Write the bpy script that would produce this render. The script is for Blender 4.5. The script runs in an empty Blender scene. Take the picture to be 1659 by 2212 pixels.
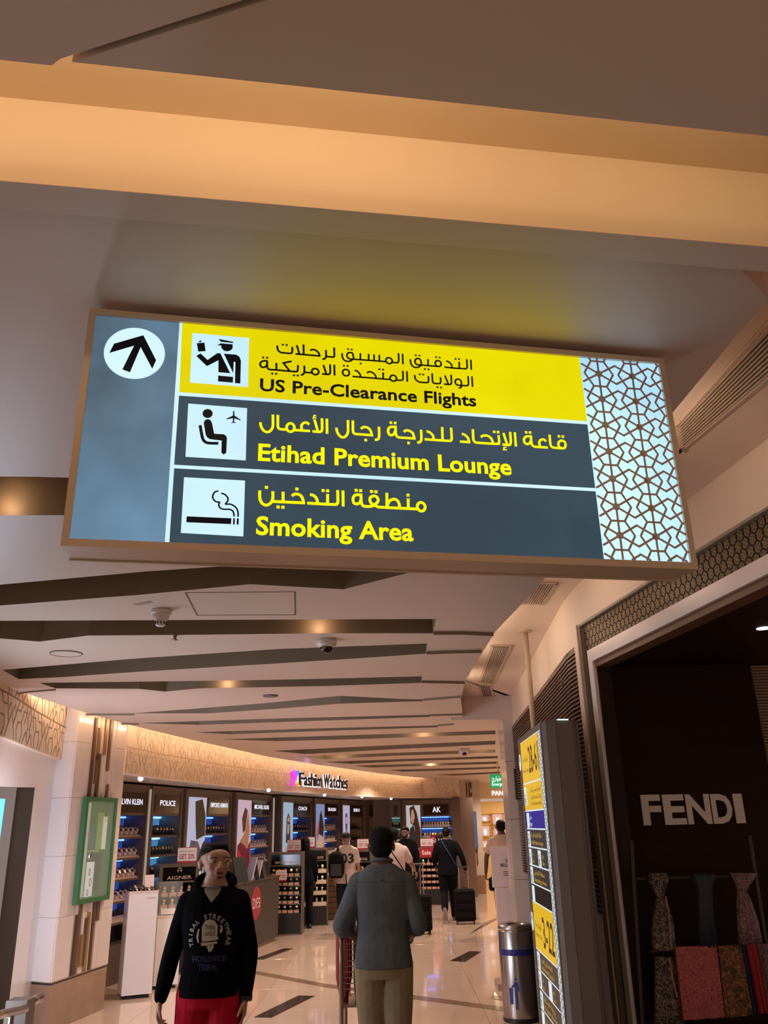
import bpy, bmesh, math, random
from mathutils import Vector, Matrix
from mathutils.bvhtree import BVHTree
from mathutils.geometry import tessellate_polygon
random.seed(7)
SC = bpy.context.scene
C = SC.collection
PI = math.pi

# ------------------------------------------------------------------ camera
FPX, CXP, CYP, CAMH = 1784.0, 829.5, 1106.0, 1.80
upv = Vector(((716.0-CXP)/FPX, (CYP+3600.0)/FPX, -1.0)).normalized()     # world up seen in camera axes
fwd = (Vector((0, 0, -1)) - upv*Vector((0, 0, -1)).dot(upv)).normalized()
rgt = fwd.cross(upv)
RW = Matrix((rgt, fwd, upv))                                              # camera axes -> world axes
cam = bpy.data.cameras.new('camera'); camo = bpy.data.objects.new('camera', cam); C.objects.link(camo)
cam.sensor_fit = 'VERTICAL'; cam.sensor_height = 36.0; cam.lens = 36.0*FPX/2212.0
cam.clip_start = 0.05; cam.clip_end = 200
camo.matrix_world = Matrix.Translation((0, 0, CAMH)) @ RW.to_4x4()
SC.camera = camo
# ------------------------------------------------------------------ view, world
SC.view_settings.view_transform = 'Standard'; SC.view_settings.look = 'None'
SC.view_settings.gamma = 1.0; SC.view_settings.use_curve_mapping = False
SC.view_settings.exposure = 0.0
def lin(c):
    if isinstance(c, str):
        c = tuple(int(c[i:i+2], 16)/255 for i in (0, 2, 4))
    return tuple((x/12.92 if x <= 0.04045 else ((x+0.055)/1.055)**2.4) for x in c)
W = bpy.data.worlds.new('world'); SC.world = W; W.use_nodes = True
W.node_tree.nodes['Background'].inputs[0].default_value = (*lin('ffdcc6'), 1)
W.node_tree.nodes['Background'].inputs[1].default_value = 0.50
WARM = (1.0, 0.60, 0.34); NEUT = (1.0, 0.82, 0.70)
def lamp(kind, loc, energy, col=WARM, size=0.1, sy=None, rot=None, spot=None, blend=0.6, name='lamp'):
    l = bpy.data.lights.new(name, kind); l.energy = energy; l.color = col
    if kind == 'AREA':
        l.size = size
        if sy: l.shape = 'RECTANGLE'; l.size_y = sy
    else: l.shadow_soft_size = size
    if kind == 'SPOT': l.spot_size = spot or 1.2; l.spot_blend = blend
    o = bpy.data.objects.new(name, l); C.objects.link(o); o.location = loc
    if rot: o.rotation_euler = rot
    return o
# general hall lighting: recessed downlights in the ceiling
DOWN = [(-2.2, 3.2), (-0.9, 5.6), (-2.2, 7.4), (-0.2, 8.3), (-1.9, 10.6), (-0.1, 11.6), (-1.4, 13.8), (0.5, 14.4), (-0.9, 17.0), (0.9, 17.4), (0.0, 20.2), (1.6, 20.6), (2.3, 16.5), (2.6, 23.5)]
for (x, y) in DOWN:
    e = 26 if y < 6.5 else (60 if y < 9 else (150 if y < 16 else 170))
    lamp('SPOT', (x, y, 2.90), e, NEUT, 0.05, spot=2.5, blend=0.9, name='hall_light')
for (x, y, e) in [(-1.4, -1.0, 30), (1.0, -1.6, 20)]:
    lamp('SPOT', (x, y, 2.90), e, NEUT, 0.05, spot=2.5, blend=0.9, name='hall_light')

# ------------------------------------------------------------------ point helpers (real distances)
def ray(u, v): return RW @ Vector(((u-CXP)/FPX, (CYP-v)/FPX, -1.0))
def PY(u, v, y): d = ray(u, v); return d*(y/d.y)+Vector((0, 0, CAMH))
def PZ(u, v, z): d = ray(u, v); return d*((z-CAMH)/d.z)+Vector((0, 0, CAMH))
def ON(A, B, u, v):                                  # point on the vertical plane through plan points A, B
    nx, ny = -(B[1]-A[1]), (B[0]-A[0]); d = ray(u, v)
    k = (nx*A[0]+ny*A[1])/(nx*d.x+ny*d.y); return d*k+Vector((0, 0, CAMH))

# ------------------------------------------------------------------ materials
MATS = {}
def mat(name, col, rough=0.5, metal=0.0, emit=None, es=1.0, noise=0.0, nscale=8.0, bump=0.0, bscale=60.0, coat=0.0, alpha=None, trans=0.0, col2=None, stretch=None, spec=0.5):
    if name in MATS: return MATS[name]
    m = bpy.data.materials.new(name); m.use_nodes = True; nt = m.node_tree; b = nt.nodes['Principled BSDF']
    c = (*lin(col), 1); b.inputs['Base Color'].default_value = c
    b.inputs['Roughness'].default_value = rough; b.inputs['Metallic'].default_value = metal
    b.inputs['Coat Weight'].default_value = coat; b.inputs['Specular IOR Level'].default_value = spec
    if trans: b.inputs['Transmission Weight'].default_value = trans; b.inputs['IOR'].default_value = 1.1
    if alpha is not None: b.inputs['Alpha'].default_value = alpha
    if emit is not None:
        b.inputs['Emission Color'].default_value = (*lin(emit), 1); b.inputs['Emission Strength'].default_value = es
    if noise or bump:
        tc = nt.nodes.new('ShaderNodeTexCoord'); mp = nt.nodes.new('ShaderNodeMapping')
        nt.links.new(tc.outputs['Object'], mp.inputs['Vector'])
        if stretch: mp.inputs['Scale'].default_value = stretch
    if noise:
        n = nt.nodes.new('ShaderNodeTexNoise'); n.inputs['Scale'].default_value = nscale; n.inputs['Detail'].default_value = 4
        nt.links.new(mp.outputs[0], n.inputs['Vector'])
        r = nt.nodes.new('ShaderNodeValToRGB'); r.color_ramp.elements[0].position = 0.3; r.color_ramp.elements[1].position = 0.7
        base = lin(emit if emit is not None else col)
        c2 = lin(col2) if col2 else tuple(x*(1-noise) for x in base)
        r.color_ramp.elements[0].color = (*c2, 1); r.color_ramp.elements[1].color = (*base, 1)
        nt.links.new(n.outputs['Fac'], r.inputs[0])
        nt.links.new(r.outputs[0], b.inputs['Emission Color' if emit is not None else 'Base Color'])
    if bump:
        n2 = nt.nodes.new('ShaderNodeTexNoise'); n2.inputs['Scale'].default_value = bscale; n2.inputs['Detail'].default_value = 3
        nt.links.new(mp.outputs[0], n2.inputs['Vector'])
        bp = nt.nodes.new('ShaderNodeBump'); bp.inputs['Strength'].default_value = bump; bp.inputs['Distance'].default_value = 0.01
        nt.links.new(n2.outputs['Fac'], bp.inputs['Height']); nt.links.new(bp.outputs[0], b.inputs['Normal'])
    MATS[name] = m; return m

# ------------------------------------------------------------------ mesh builder
class MB:
    def __init__(s): s.v = []; s.f = []; s.mi = []; s.m = 0
    def face(s, pts):
        k = len(s.v); s.v += [tuple(p) for p in pts]; s.f.append(tuple(range(k, k+len(pts)))); s.mi.append(s.m)
    def box(s, c, d, M=None):
        x, y, z = d[0]/2, d[1]/2, d[2]/2; k = len(s.v)
        P = [Vector((sx*x, sy*y, sz*z)) for sx in (-1, 1) for sy in (-1, 1) for sz in (-1, 1)]
        for p in P:
            q = (M @ p if M else p)+Vector(c); s.v.append(tuple(q))
        for f in ((0, 1, 3, 2), (4, 6, 7, 5), (0, 4, 5, 1), (2, 3, 7, 6), (0, 2, 6, 4), (1, 5, 7, 3)):
            s.f.append(tuple(k+i for i in f)); s.mi.append(s.m)
        return s
    def bevbox(s, c, d, b, M=None):                  # box with bevelled vertical and horizontal edges (octagon prism look)
        x, y, z = d[0]/2, d[1]/2, d[2]/2
        def ring(xx, yy, zz, bb): return [(-xx+bb, -yy, zz), (xx-bb, -yy, zz), (xx, -yy+bb, zz), (xx, yy-bb, zz), (xx-bb, yy, zz), (-xx+bb, yy, zz), (-xx, yy-bb, zz), (-xx, -yy+bb, zz)]
        rings = [ring(x-b, y-b, -z, b*.4), ring(x, y, -z+b, b), ring(x, y, z-b, b), ring(x-b, y-b, z, b*.4)]
        s.loft([[Vector(c)+((M @ Vector(p)) if M else Vector(p)) for p in r] for r in rings]); return s
    def loft(s, rings, cap=True, close=True):
        k = len(s.v); n = len(rings[0])
        for r in rings:
            for p in r: s.v.append(tuple(p))
        for i in range(len(rings)-1):
            for j in range(n if close else n-1):
                a = k+i*n+j; b_ = k+i*n+(j+1) % n
                s.f.append((a, b_, b_+n, a+n)); s.mi.append(s.m)
        if cap:
            s.f.append(tuple(k+j for j in reversed(range(n)))); s.mi.append(s.m)
            s.f.append(tuple(k+(len(rings)-1)*n+j for j in range(n))); s.mi.append(s.m)
        return s
    def prism(s, poly, z0, z1):                      # plan polygon, vertical extrusion
        return s.loft([[Vector((p[0], p[1], z0)) for p in poly], [Vector((p[0], p[1], z1)) for p in poly]])
    def wall(s, A, B, z0, z1, t):                    # wall slab between plan points, thickness t to the left of A->B
        a = Vector((A[0], A[1])); b = Vector((B[0], B[1])); d = (b-a).normalized(); n = Vector((-d.y, d.x))*t
        return s.prism([a, b, b+n, a+n], z0, z1)
    def tube(s, pts, r, n=10, cap=True):
        pts = [Vector(p) for p in pts]; rings = []; ref = None
        for i, p in enumerate(pts):
            t = (pts[min(i+1, len(pts)-1)]-pts[max(i-1, 0)]).normalized()
            if ref is None: ref = t.orthogonal().normalized()
            u = (ref-t*ref.dot(t)).normalized(); w = t.cross(u); ref = u
            rr = r[i] if isinstance(r, (list, tuple)) else r
            rings.append([p+(u*math.cos(a)+w*math.sin(a))*rr for a in [2*PI*k/n for k in range(n)]])
        return s.loft(rings, cap)
    def lathe(s, prof, c=(0, 0, 0), n=24, M=None):
        rings = []
        for (r, z) in prof:
            rings.append([Vector(c)+((M @ Vector((r*math.cos(a), r*math.sin(a), z))) if M else Vector((r*math.cos(a), r*math.sin(a), z))) for a in [2*PI*k/n for k in range(n)]])
        return s.loft(rings)
    def ell(s, c, r, n=12, m=8, M=None):
        rings = []
        for i in range(m+1):
            t = -PI/2+PI*i/m; t = max(min(t, PI/2-.08), -PI/2+.08)
            rings.append([Vector(c)+((M or Matrix.Identity(3)) @ Vector((r[0]*math.cos(t)*math.cos(a), r[1]*math.cos(t)*math.sin(a), r[2]*math.sin(t)))) for a in [2*PI*k/n for k in range(n)]])
        return s.loft(rings)
    def poly2(s, pts, F):                            # flat polygon (may be concave) through mapping F(x, y)
        tris = tessellate_polygon([[Vector((p[0], p[1], 0)) for p in pts]]); k = len(s.v)
        s.v += [tuple(F(*p)) for p in pts]
        for t in tris: s.f.append(tuple(k+i for i in t)); s.mi.append(s.m)
        return s
    def ribbon2(s, pts, w, F, closed=False):         # flat mitred stroke
        P = [Vector(p) for p in pts]; n = len(P); L = []; R = []
        for i in range(n):
            if closed: a = P[i-1]; b = P[(i+1) % n]
            else: a = P[max(i-1, 0)]; b = P[min(i+1, n-1)]
            d1 = (P[i]-a); d2 = (b-P[i])
            if d1.length < 1e-9: d1 = d2
            if d2.length < 1e-9: d2 = d1
            d1.normalize(); d2.normalize(); t = d1+d2
            if t.length < 1e-6: t = d1
            t.normalize(); nn = Vector((-t.y, t.x)); k = max(0.5, nn.dot(Vector((-d1.y, d1.x))))
            off = nn*(w/2/k); L.append(P[i]+off); R.append(P[i]-off)
        m = n if closed else n-1
        for i in range(m):
            j = (i+1) % n; s.face([F(*L[i]), F(*R[i]), F(*R[j]), F(*L[j])])
        return s
    def merge(s, vf, F):
        k = len(s.v); s.v += [tuple(F(*p)) for p in vf[0]]
        for f in vf[1]: s.f.append(tuple(k+i for i in f)); s.mi.append(s.m)
        return s
    def build(s, name, mats, parent=None, smooth=False, kind=None, local=False):
        me = bpy.data.meshes.new(name); me.from_pydata(s.v, [], s.f)
        mats = mats if isinstance(mats, (list, tuple)) else [mats]
        for m in mats: me.materials.append(m)
        if len(mats) > 1:
            for p, mi in zip(me.polygons, s.mi): p.material_index = mi
        if smooth: me.polygons.foreach_set('use_smooth', [True]*len(me.polygons))
        me.update()
        return obj(name, me, parent, kind, local)
def obj(name, me, parent=None, kind=None, local=False):
    o = bpy.data.objects.new(name, me); C.objects.link(o)
    if parent is not None:
        o.parent = parent
        if not local: o.matrix_parent_inverse = root_mat(parent).inverted()
    if kind: o['kind'] = kind
    return o
def root_mat(o):
    m = o.matrix_basis.copy()
    if o.parent: m = root_mat(o.parent) @ o.matrix_parent_inverse @ m
    return m
def tag(o, label, cat=None, group=None):
    o['label'] = label
    if cat: o['category'] = cat
    if group: o['group'] = group
    return o
def thing(name, label, cat, loc=(0, 0, 0), rz=0.0, group=None):
    o = bpy.data.objects.new(name, None); C.objects.link(o); o.empty_display_size = 0.05
    o.location = loc; o.rotation_euler = (0, 0, rz); return tag(o, label, cat, group)
def dup(o, loc, rz=0.0, label=None, group=None, src_parent=None):
    def cp(x, par):
        c = x.copy(); C.objects.link(c); c.parent = par
        for ch in [q for q in bpy.data.objects if q.parent == x]: cp(ch, c)
        return c
    r = cp(o, None); r.location = loc; r.rotation_euler = (0, 0, rz)
    if label: r['label'] = label
    if group: r['group'] = group
    return r
def catmull(P, n=6):
    out = []
    P = [Vector(p) for p in P]
    for i in range(len(P)-1):
        p0, p1, p2, p3 = P[max(i-1, 0)], P[i], P[i+1], P[min(i+2, len(P)-1)]
        for k in range(n):
            t = k/n; out.append(0.5*((2*p1)+(p2-p0)*t+(2*p0-5*p1+4*p2-p3)*t*t+(3*p1-p0-3*p2+p3)*t**3))
    out.append(P[-1]); return out
# text as flat mesh in x,y (cap height ~ size*.7)
def text_vf(body, size=1.0, bold=0.0, width=None, space=1.0):
    cu = bpy.data.curves.new('tmp', 'FONT'); cu.body = body; cu.size = size; cu.offset = bold*size; cu.space_character = space; cu.resolution_u = 3
    o = bpy.data.objects.new('tmp', cu); C.objects.link(o)
    me = bpy.data.meshes.new_from_object(o); vs = [(v.co.x, v.co.y) for v in me.vertices]; fs = [tuple(p.vertices) for p in me.polygons]
    bpy.data.objects.remove(o); bpy.data.curves.remove(cu); bpy.data.meshes.remove(me)
    if vs:
        x0 = min(v[0] for v in vs); x1 = max(v[0] for v in vs); k = (width/(x1-x0)) if width else 1
        vs = [((v[0]-x0)*k, v[1]) for v in vs]
    return vs, fs
def twidth(vf): return max(v[0] for v in vf[0]) if vf[0] else 0
# small Arabic shaper (presentation forms), for printed lines
_AR = {'ا': 'FE8D', 'أ': 'FE83', 'إ': 'FE87', 'ب': 'FE8F', 'ة': 'FE93', 'ت': 'FE95', 'ج': 'FE9D', 'ح': 'FEA1', 'خ': 'FEA5', 'د': 'FEA9', 'ر': 'FEAD', 'س': 'FEB1', 'ص': 'FEB9', 'ط': 'FEC1', 'ع': 'FEC9', 'ف': 'FED1', 'ق': 'FED5', 'ك': 'FED9', 'ل': 'FEDD', 'م': 'FEE1', 'ن': 'FEE5', 'ه': 'FEE9', 'و': 'FEED', 'ي': 'FEF1', 'ئ': 'FE89', 'ى': 'FEEF'}
_NJ = set('اأإدرزوةى')
def arab(t):
    out = []
    for w in t.split(' '):
        g = []
        for i, ch in enumerate(w):
            if ch not in _AR: g.append(ch); continue
            prev = i > 0 and w[i-1] in _AR and w[i-1] not in _NJ
            nxt = i < len(w)-1 and w[i+1] in _AR and ch not in _NJ
            k = int(_AR[ch], 16)
            g.append(chr(k+(3 if prev and nxt else 1 if prev else 2 if nxt else 0) if ch not in _NJ else k+(1 if prev else 0)))
        out.append(''.join(reversed(g)))
    return ' '.join(reversed(out))
def plane_map(O, R, U, off=0.0):
    O = Vector(O); R = Vector(R).normalized(); U = Vector(U).normalized(); N = R.cross(U)
    return lambda x, y: O+R*x+U*y+N*off
def emit(name, col, s=1.0, noise=0.0, nscale=5, col2=None): return mat(name, '101010', 0.35, emit=col, es=s, noise=noise, nscale=nscale, col2=col2, spec=0.2)

# ------------------------------------------------------------------ shared materials
M = dict(
    ceil=mat('ceiling_paint', 'd9c6b8', 0.42, bump=0.03, bscale=9),
    ceiln=mat('ceiling_paint_near', 'e2d2c8', 0.55, bump=0.04, bscale=6),
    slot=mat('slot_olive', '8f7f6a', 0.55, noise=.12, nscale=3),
    cove=mat('cove_paint', 'e6cfae', 0.7),
    wall=mat('wall_cream', 'e2cdb8', 0.5, noise=.05, nscale=2),
    white=mat('white_laminate', 'e4dcd8', 0.28, noise=.03, nscale=2),
    marble=mat('cream_marble', 'dcccbf', 0.16, noise=.10, nscale=3.0, coat=.2),
    brownstone=mat('brown_stone', '9b7c66', 0.08, noise=.15, nscale=4, coat=.5),
    frieze=mat('frieze_plaster', 'e4cfb6', 0.6, noise=.06, nscale=2.5),
    groove=mat('frieze_groove', '8a6a48', 0.6),
    alu=mat('champagne_aluminium', 'd6c2a8', 0.42, metal=.2, bump=.02, bscale=200),
    dark=mat('dark_frame', '2c2522', 0.45),
    black=mat('black_plastic', '101010', 0.4),
    steel=mat('brushed_steel', 'b0aaa4', 0.25, metal=1.0, bump=.03, bscale=200, stretch=(1, 1, .03)),
    grey=mat('grey_panel', '6d6560', 0.42, metal=.3),
    wenge=mat('dark_wood', '2c150c', 0.5, noise=.45, nscale=5, stretch=(8, 1, 1.5), spec=.2),
    taupe=mat('taupe_cabinet', '5d4c3e', 0.4, noise=.1, nscale=4),
    gold=mat('gold_lattice', '857050', 0.45, metal=.3),
    gloss=mat('gloss_black', '0c0b0c', 0.12),
    print_w=mat('print_white', 'e8e4e0', 0.5), print_r=mat('print_red', 'a01828', 0.5), print_k=mat('print_black', '181414', 0.5),
    glass=mat('clear_acrylic', 'f4f8f8', 0.03, alpha=.05),
    leather=mat('black_fabric', '0e0c0d', 0.85, bump=.2, bscale=150, spec=.1),
)
# ================================================================== STRUCTURE
ZC = 2.92; ZT = 3.12; ZR = 3.15
# ---- floor: large polished slabs laid one by one
fl = MB().box((0, 12.5, -.08), (16, 33, .10)).build('floor', mat('floor_grout', 'b0947c', .4), kind='structure')
tm = [mat('floor_marble_%s' % k, c, .10, noise=.07, nscale=2.2, coat=.4) for k, c in (('a', 'dcbfa8'), ('b', 'd8baa2'), ('c', 'e0c4ae'))]
meshes = []
TS = 1.2
for k in range(3):
    me = bpy.data.meshes.new('floor_tile'); b = MB().bevbox((0, 0, -.015), (TS-.003, TS-.003, .03), .002)
    me.from_pydata(b.v, [], b.f); me.materials.append(tm[k]); meshes.append(me)
ca, sa = math.cos(-.20), math.sin(-.20)
for i in range(-6, 7):
    for j in range(-1, 19):
        x, y = i*TS+.3, 7.0+j*TS; X = x*ca-(y-15)*sa*.0+0; 
        if -6.5 < x < 6.5:
            o = obj('floor_tile', meshes[(i*7+j*3) % 3], fl); o.location = (x, y, 0)
def inlay(pts, name='floor_inlay', m=None):
    return MB().prism([PZ(*p, 0) for p in pts], .0005, .004).build(name, m or mat('dark_inlay', '4a3a30', .12, noise=.4, nscale=30), fl)
inlay([(545, 2073), (569, 2073), (634, 2049), (613, 2049)])
inlay([(548, 2198), (586, 2199), (680, 2152), (645, 2151)])
inlay([(940, 1954), (958, 1956), (985, 1935), (970, 1933)])
inlay([(1035, 2008), (1015, 2018), (1046, 1994), (1072, 1983), (1078, 1984)][1:])
inlay([(972, 2076), (1005, 2078), (1040, 2056), (1015, 2055)])
bandm = mat('grey_stone_band', '8f7460', .12, noise=.2, nscale=20)
inlay([(440, 2086), (440, 2092), (560, 2106), (700, 2133), (1090, 2185), (1090, 2176), (700, 2125), (560, 2099)], 'floor_band', bandm)
inlay([(1066, 2150), (1060, 2157), (1240, 2190), (1240, 2182)], 'floor_band', bandm)

# ---- ceiling near the camera: two panels with a joint, light cove, then the slatted ceiling
sgd = Vector((1.26, .20)).normalized(); sgn = Vector((-sgd.y, sgd.x))
def L1(t, o): p = Vector((-.57, .93))+sgd*t+sgn*o; return (p.x, p.y)
j1 = Vector((-.48, .944)); j2 = Vector((-.21, .863)); jd = (j2-j1).normalized(); jn = Vector((-jd.y, jd.x))
def jp(t, o): q = j1+jd*t+jn*o; return (q.x, q.y)
MB().prism([L1(-4, 0), jp(-.02, 0), jp(0, -.006), jp(5, -.006), (5, -4), (-5, -4)], 2.915, 2.98).build('ceiling', M['ceiln'], kind='structure')
MB().prism([jp(0.01, .008), L1(5, 0), jp(5, .008)], 2.92, 2.98).build('ceiling', M['ceiln'], kind='structure')
lid = MB().prism([L1(-5, -.35), L1(6, -.35), L1(6, .31), L1(-5, .31)], 3.105, 3.14)
lid.build('ceiling_cove', M['cove'], kind='structure')
MB().prism([jp(.02, -.02), jp(5, -.02), jp(5, .02), jp(.02, .02)], 2.975, 3.0).build('ceiling_joint', M['grey'], kind='structure')
rs = MB().prism([L1(-5, .262), L1(6, .27), L1(6, .31), L1(-5, .30)], ZC-.012, 3.11); rs.build('ceiling_riser', M['cove'], kind='structure')
rs = MB().prism([L1(-5, .2625), L1(6, .2705), L1(6, .355), L1(-5, .330)], ZC-.0125, 2.99); rs.build('ceiling_lip', M['ceiln'], kind='structure')
for t, e in ((-.9, .55), (-.2, .95), (.45, 1.2), (1.1, .6), (1.8, .3)):   # cove strip hidden above the near panel
    p = L1(t, -.06); lamp('AREA', (p[0], p[1], 3.02), e*.6, (1, .72, .44), .62, .04, rot=(math.radians(125), 0, math.atan2(sgd.y, sgd.x)), name='cove_strip')
    lamp('AREA', (p[0]+sgn.x*-.1, p[1]-.1, 3.0), e*.55, (1, .70, .42), .62, .04, rot=(math.radians(145), 0, math.atan2(sgd.y, sgd.x)), name='cove_strip')

def hole_slab(outer, holes, z0, z1, mats):
    """slab with holes; bottom cap filled, rims up; returns MB"""
    bm = bmesh.new(); loops = []
    for L in [outer]+holes:
        vs = [bm.verts.new((p[0], p[1], z0)) for p in L]; es = [bm.edges.new((vs[i], vs[(i+1) % len(vs)])) for i in range(len(vs))]; loops.append(vs)
    bmesh.ops.triangle_fill(bm, use_beauty=True, edges=bm.edges[:], normal=(0, 0, -1))
    bmesh.ops.recalc_face_normals(bm, faces=bm.faces[:])
    b = MB(); bm.verts.index_update(); b.v = [tuple(v.co) for v in bm.verts]
    for f in bm.faces: b.f.append(tuple(v.index for v in f.verts)); b.mi.append(0)
    bm.free(); b.m = 1
    for L in [outer]:
        for i in range(len(L)):
            a, c = L[i], L[(i+1) % len(L)]; b.face([(a[0], a[1], z0), (c[0], c[1], z0), (c[0], c[1], z1), (a[0], a[1], z1)])
    return b
pz = lambda u, v: tuple(PZ(u, v, ZC))[:2]
HOLES = [
 [(-400, 1026), (80, 1030), (430, 1040), (430, 1113), (80, 1113), (-400, 1117)],
 [(-400, 1297), (0, 1263), (320, 1234), (500, 1222), (700, 1215), (1010, 1222), (880, 1238), (742, 1273), (650, 1268), (540, 1262), (300, 1285), (0, 1308), (-400, 1340)],
 [(-400, 1336), (0, 1341), (470, 1339), (942, 1337), (935, 1368), (700, 1368), (440, 1371), (190, 1373), (85, 1386), (0, 1379), (-400, 1372)],
 [(5, 1447), (300, 1422), (600, 1402), (923, 1390), (920, 1412), (760, 1423), (600, 1433), (300, 1451), (130, 1463), (40, 1467)],
 [(85, 1475), (350, 1472), (620, 1468), (912, 1461), (910, 1475), (700, 1482), (430, 1487), (358, 1494), (300, 1488), (120, 1487)],
 [(285, 1541), (420, 1531), (560, 1520), (735, 1503), (870, 1510), (915, 1511), (914, 1514.5), (735, 1520), (600, 1531), (450, 1541)],
 [(300, 1562), (600, 1552), (929, 1544), (929, 1548.5), (600, 1560), (430, 1566)],
 [(420, 1582), (700, 1573), (946, 1567), (946, 1571), (700, 1579), (500, 1586)],
 [(480, 1597), (760, 1588), (1070, 1578), (1070, 1586), (760, 1597), (600, 1601)],
 [(590, 1622), (860, 1609), (1070, 1600), (1070, 1608), (860, 1618), (660, 1629)],
 [(645, 1634), (860, 1626), (1070, 1619), (1070, 1626), (860, 1632), (700, 1640)],
 [(700, 1646), (860, 1640), (1075, 1633), (1075, 1638), (860, 1645), (760, 1650)],
 [(765, 1654), (900, 1650), (1075, 1645), (1075, 1650), (900, 1655), (800, 1658)],
 [(840, 1663), (960, 1660), (1080, 1656), (1080, 1660), (960, 1664.5), (870, 1667)],
 [(940, 1673.5), (1080, 1667), (1080, 1670.5), (980, 1675.5)],
]
hw = [[pz(*p) for p in h] for h in HOLES]
outer = []
rightE = [(.95, 1.3), (.90, 1.62), (.86, 2.18), (.82, 3.1), (.78, 4.06), (.72, 4.7), (.68, 5.13), (.67, 5.77), (.655, 6.5), (.66, 7.19), (.70, 8.2), (.79, 9.17), (.9, 10.12), (6.5, 10.12), (6.5, 30), (2.0, 30)]
leftE = [(2.4, 26.5), (1.78, 24.4), (.42, 21.6), (-.3, 19.87), (-1.39, 16.67), (-2.05, 14.48), (-2.67, 11.14), (-2.94, 9.44), (-3.05, 8.2), (-3.10, 7.0), (-3.3, 5), (-3.8, 3), (-4.6, 1.5)]
p0 = L1(1.42, .345); p1_ = L1(-3.2, .333)
outer = [p1_, p0] + rightE[1:] + leftE
ce = hole_slab(outer, hw, ZC, 3.0, None)
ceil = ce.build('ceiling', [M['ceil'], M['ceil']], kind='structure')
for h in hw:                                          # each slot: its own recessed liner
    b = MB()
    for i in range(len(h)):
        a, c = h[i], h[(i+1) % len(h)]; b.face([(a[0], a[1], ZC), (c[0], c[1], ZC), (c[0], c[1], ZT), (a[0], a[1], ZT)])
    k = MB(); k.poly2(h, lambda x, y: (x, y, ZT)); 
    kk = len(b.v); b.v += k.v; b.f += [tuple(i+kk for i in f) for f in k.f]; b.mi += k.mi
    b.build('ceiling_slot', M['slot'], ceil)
def lip(pts, h=.03, t=.012):
    P = [pz(*p) for p in pts]
    for i in range(len(P)-1):
        pass
    b = MB(); b.prism([P[0]]+P[1:]+[(p[0], p[1]+t) for p in reversed(P)], ZC-h, ZC); b.build('ceiling_lip', M['slot'], ceil)
for q, h in (([(936, 1364), (1000, 1364), (1066, 1367)], .02), ([(921, 1407), (980, 1405), (1040, 1404)], .02), ([(911, 1470), (1004, 1472)], .02), ([(915, 1509), (1000, 1502)], .02), ([(929, 1543), (1000, 1541)], .02), ([(946, 1565), (1010, 1560)], .02), ([(-300, 1545), (60, 1493), (120, 1488)], .012), ([(185, 1541), (230, 1541), (290, 1541)], .02), ([(262, 1561), (300, 1562)], .02)):
    lip(q, h)
# upper lids: left light cove and the right-hand cove ceiling
cov = MB(); cov.prism([(-6, -2), (-2.9, 4), (-2.85, 8), (-2.3, 11), (-1.6, 14.5), (-.9, 17), (.3, 20), (2.2, 25), (7, 26), (7, 31), (-7, 31), (-7, -2)][::1], 3.30, 3.34)
cov.build('ceiling_cove', M['cove'], kind='structure')
WP = [(1.95, .2), (1.72, 1.3), (1.56, 2.3), (1.452, 3.03), (1.178, 4.83), (1.172, 5.03), (1.170, 5.35), (1.21, 6.1), (1.26, 7.0), (1.31, 7.9), (1.37, 9.1), (1.44, 10.2)]
cr = MB(); cr.prism([(1.2, 1.0), (.84, 1.4)]+[(x-.04, y) for x, y in rightE[1:13]]+[(1.7, 10.14)]+[(x+.2, y) for x, y in WP[::-1][:-1]], ZR, ZR+.04); cr.build('ceiling_cove', M['ceil'], kind='structure')
b = MB(); 
for i in range(1, 12): a, c = rightE[i], rightE[i+1]; b.face([(a[0], a[1], ZC), (c[0], c[1], ZC), (c[0], c[1], ZR), (a[0], a[1], ZR)])
b.build('ceiling_edge', M['ceil'], ceil)
MB().prism([(.70, 9.55), (1.62, 9.55), (1.62, 10.16), (.80, 10.16)], ZC-.03, ZR+.02).build('ceiling_lip', M['ceil'], kind='structure')
for y0, y1, x in ((1.7, 2.9, .88), (3.0, 4.6, .80), (4.8, 6.2, .71), (6.3, 7.6, .69), (7.8, 9.3, .74)):   # warm strip along the cove edge
    lamp('AREA', (x-.03, (y0+y1)/2, 3.0), 2.4*(y1-y0), (1, .72, .5), y1-y0, .03, rot=(0, math.radians(-105), PI/2+.03) if 0 else (math.radians(100), 0, -PI/2), name='cove_strip')
lc = [(-3.2, 5.5), (-3.12, 7.2), (-3.08, 8.5), (-2.85, 10.0), (-2.60, 11.6), (-2.15, 14.2), (-1.6, 16.4), (-.75, 19.0), (.2, 21.1), (1.3, 23.4)]
for i in range(len(lc)-1):
    a = Vector(lc[i]); c = Vector(lc[i+1]); m_ = (a+c)/2; L_ = (c-a).length; an = math.atan2((c-a).y, (c-a).x)
    lamp('AREA', (m_.x-.03, m_.y, 3.03), 3.0*L_, (1, .68, .42), L_, .04, rot=(math.radians(112), 0, an), name='cove_strip')
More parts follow.
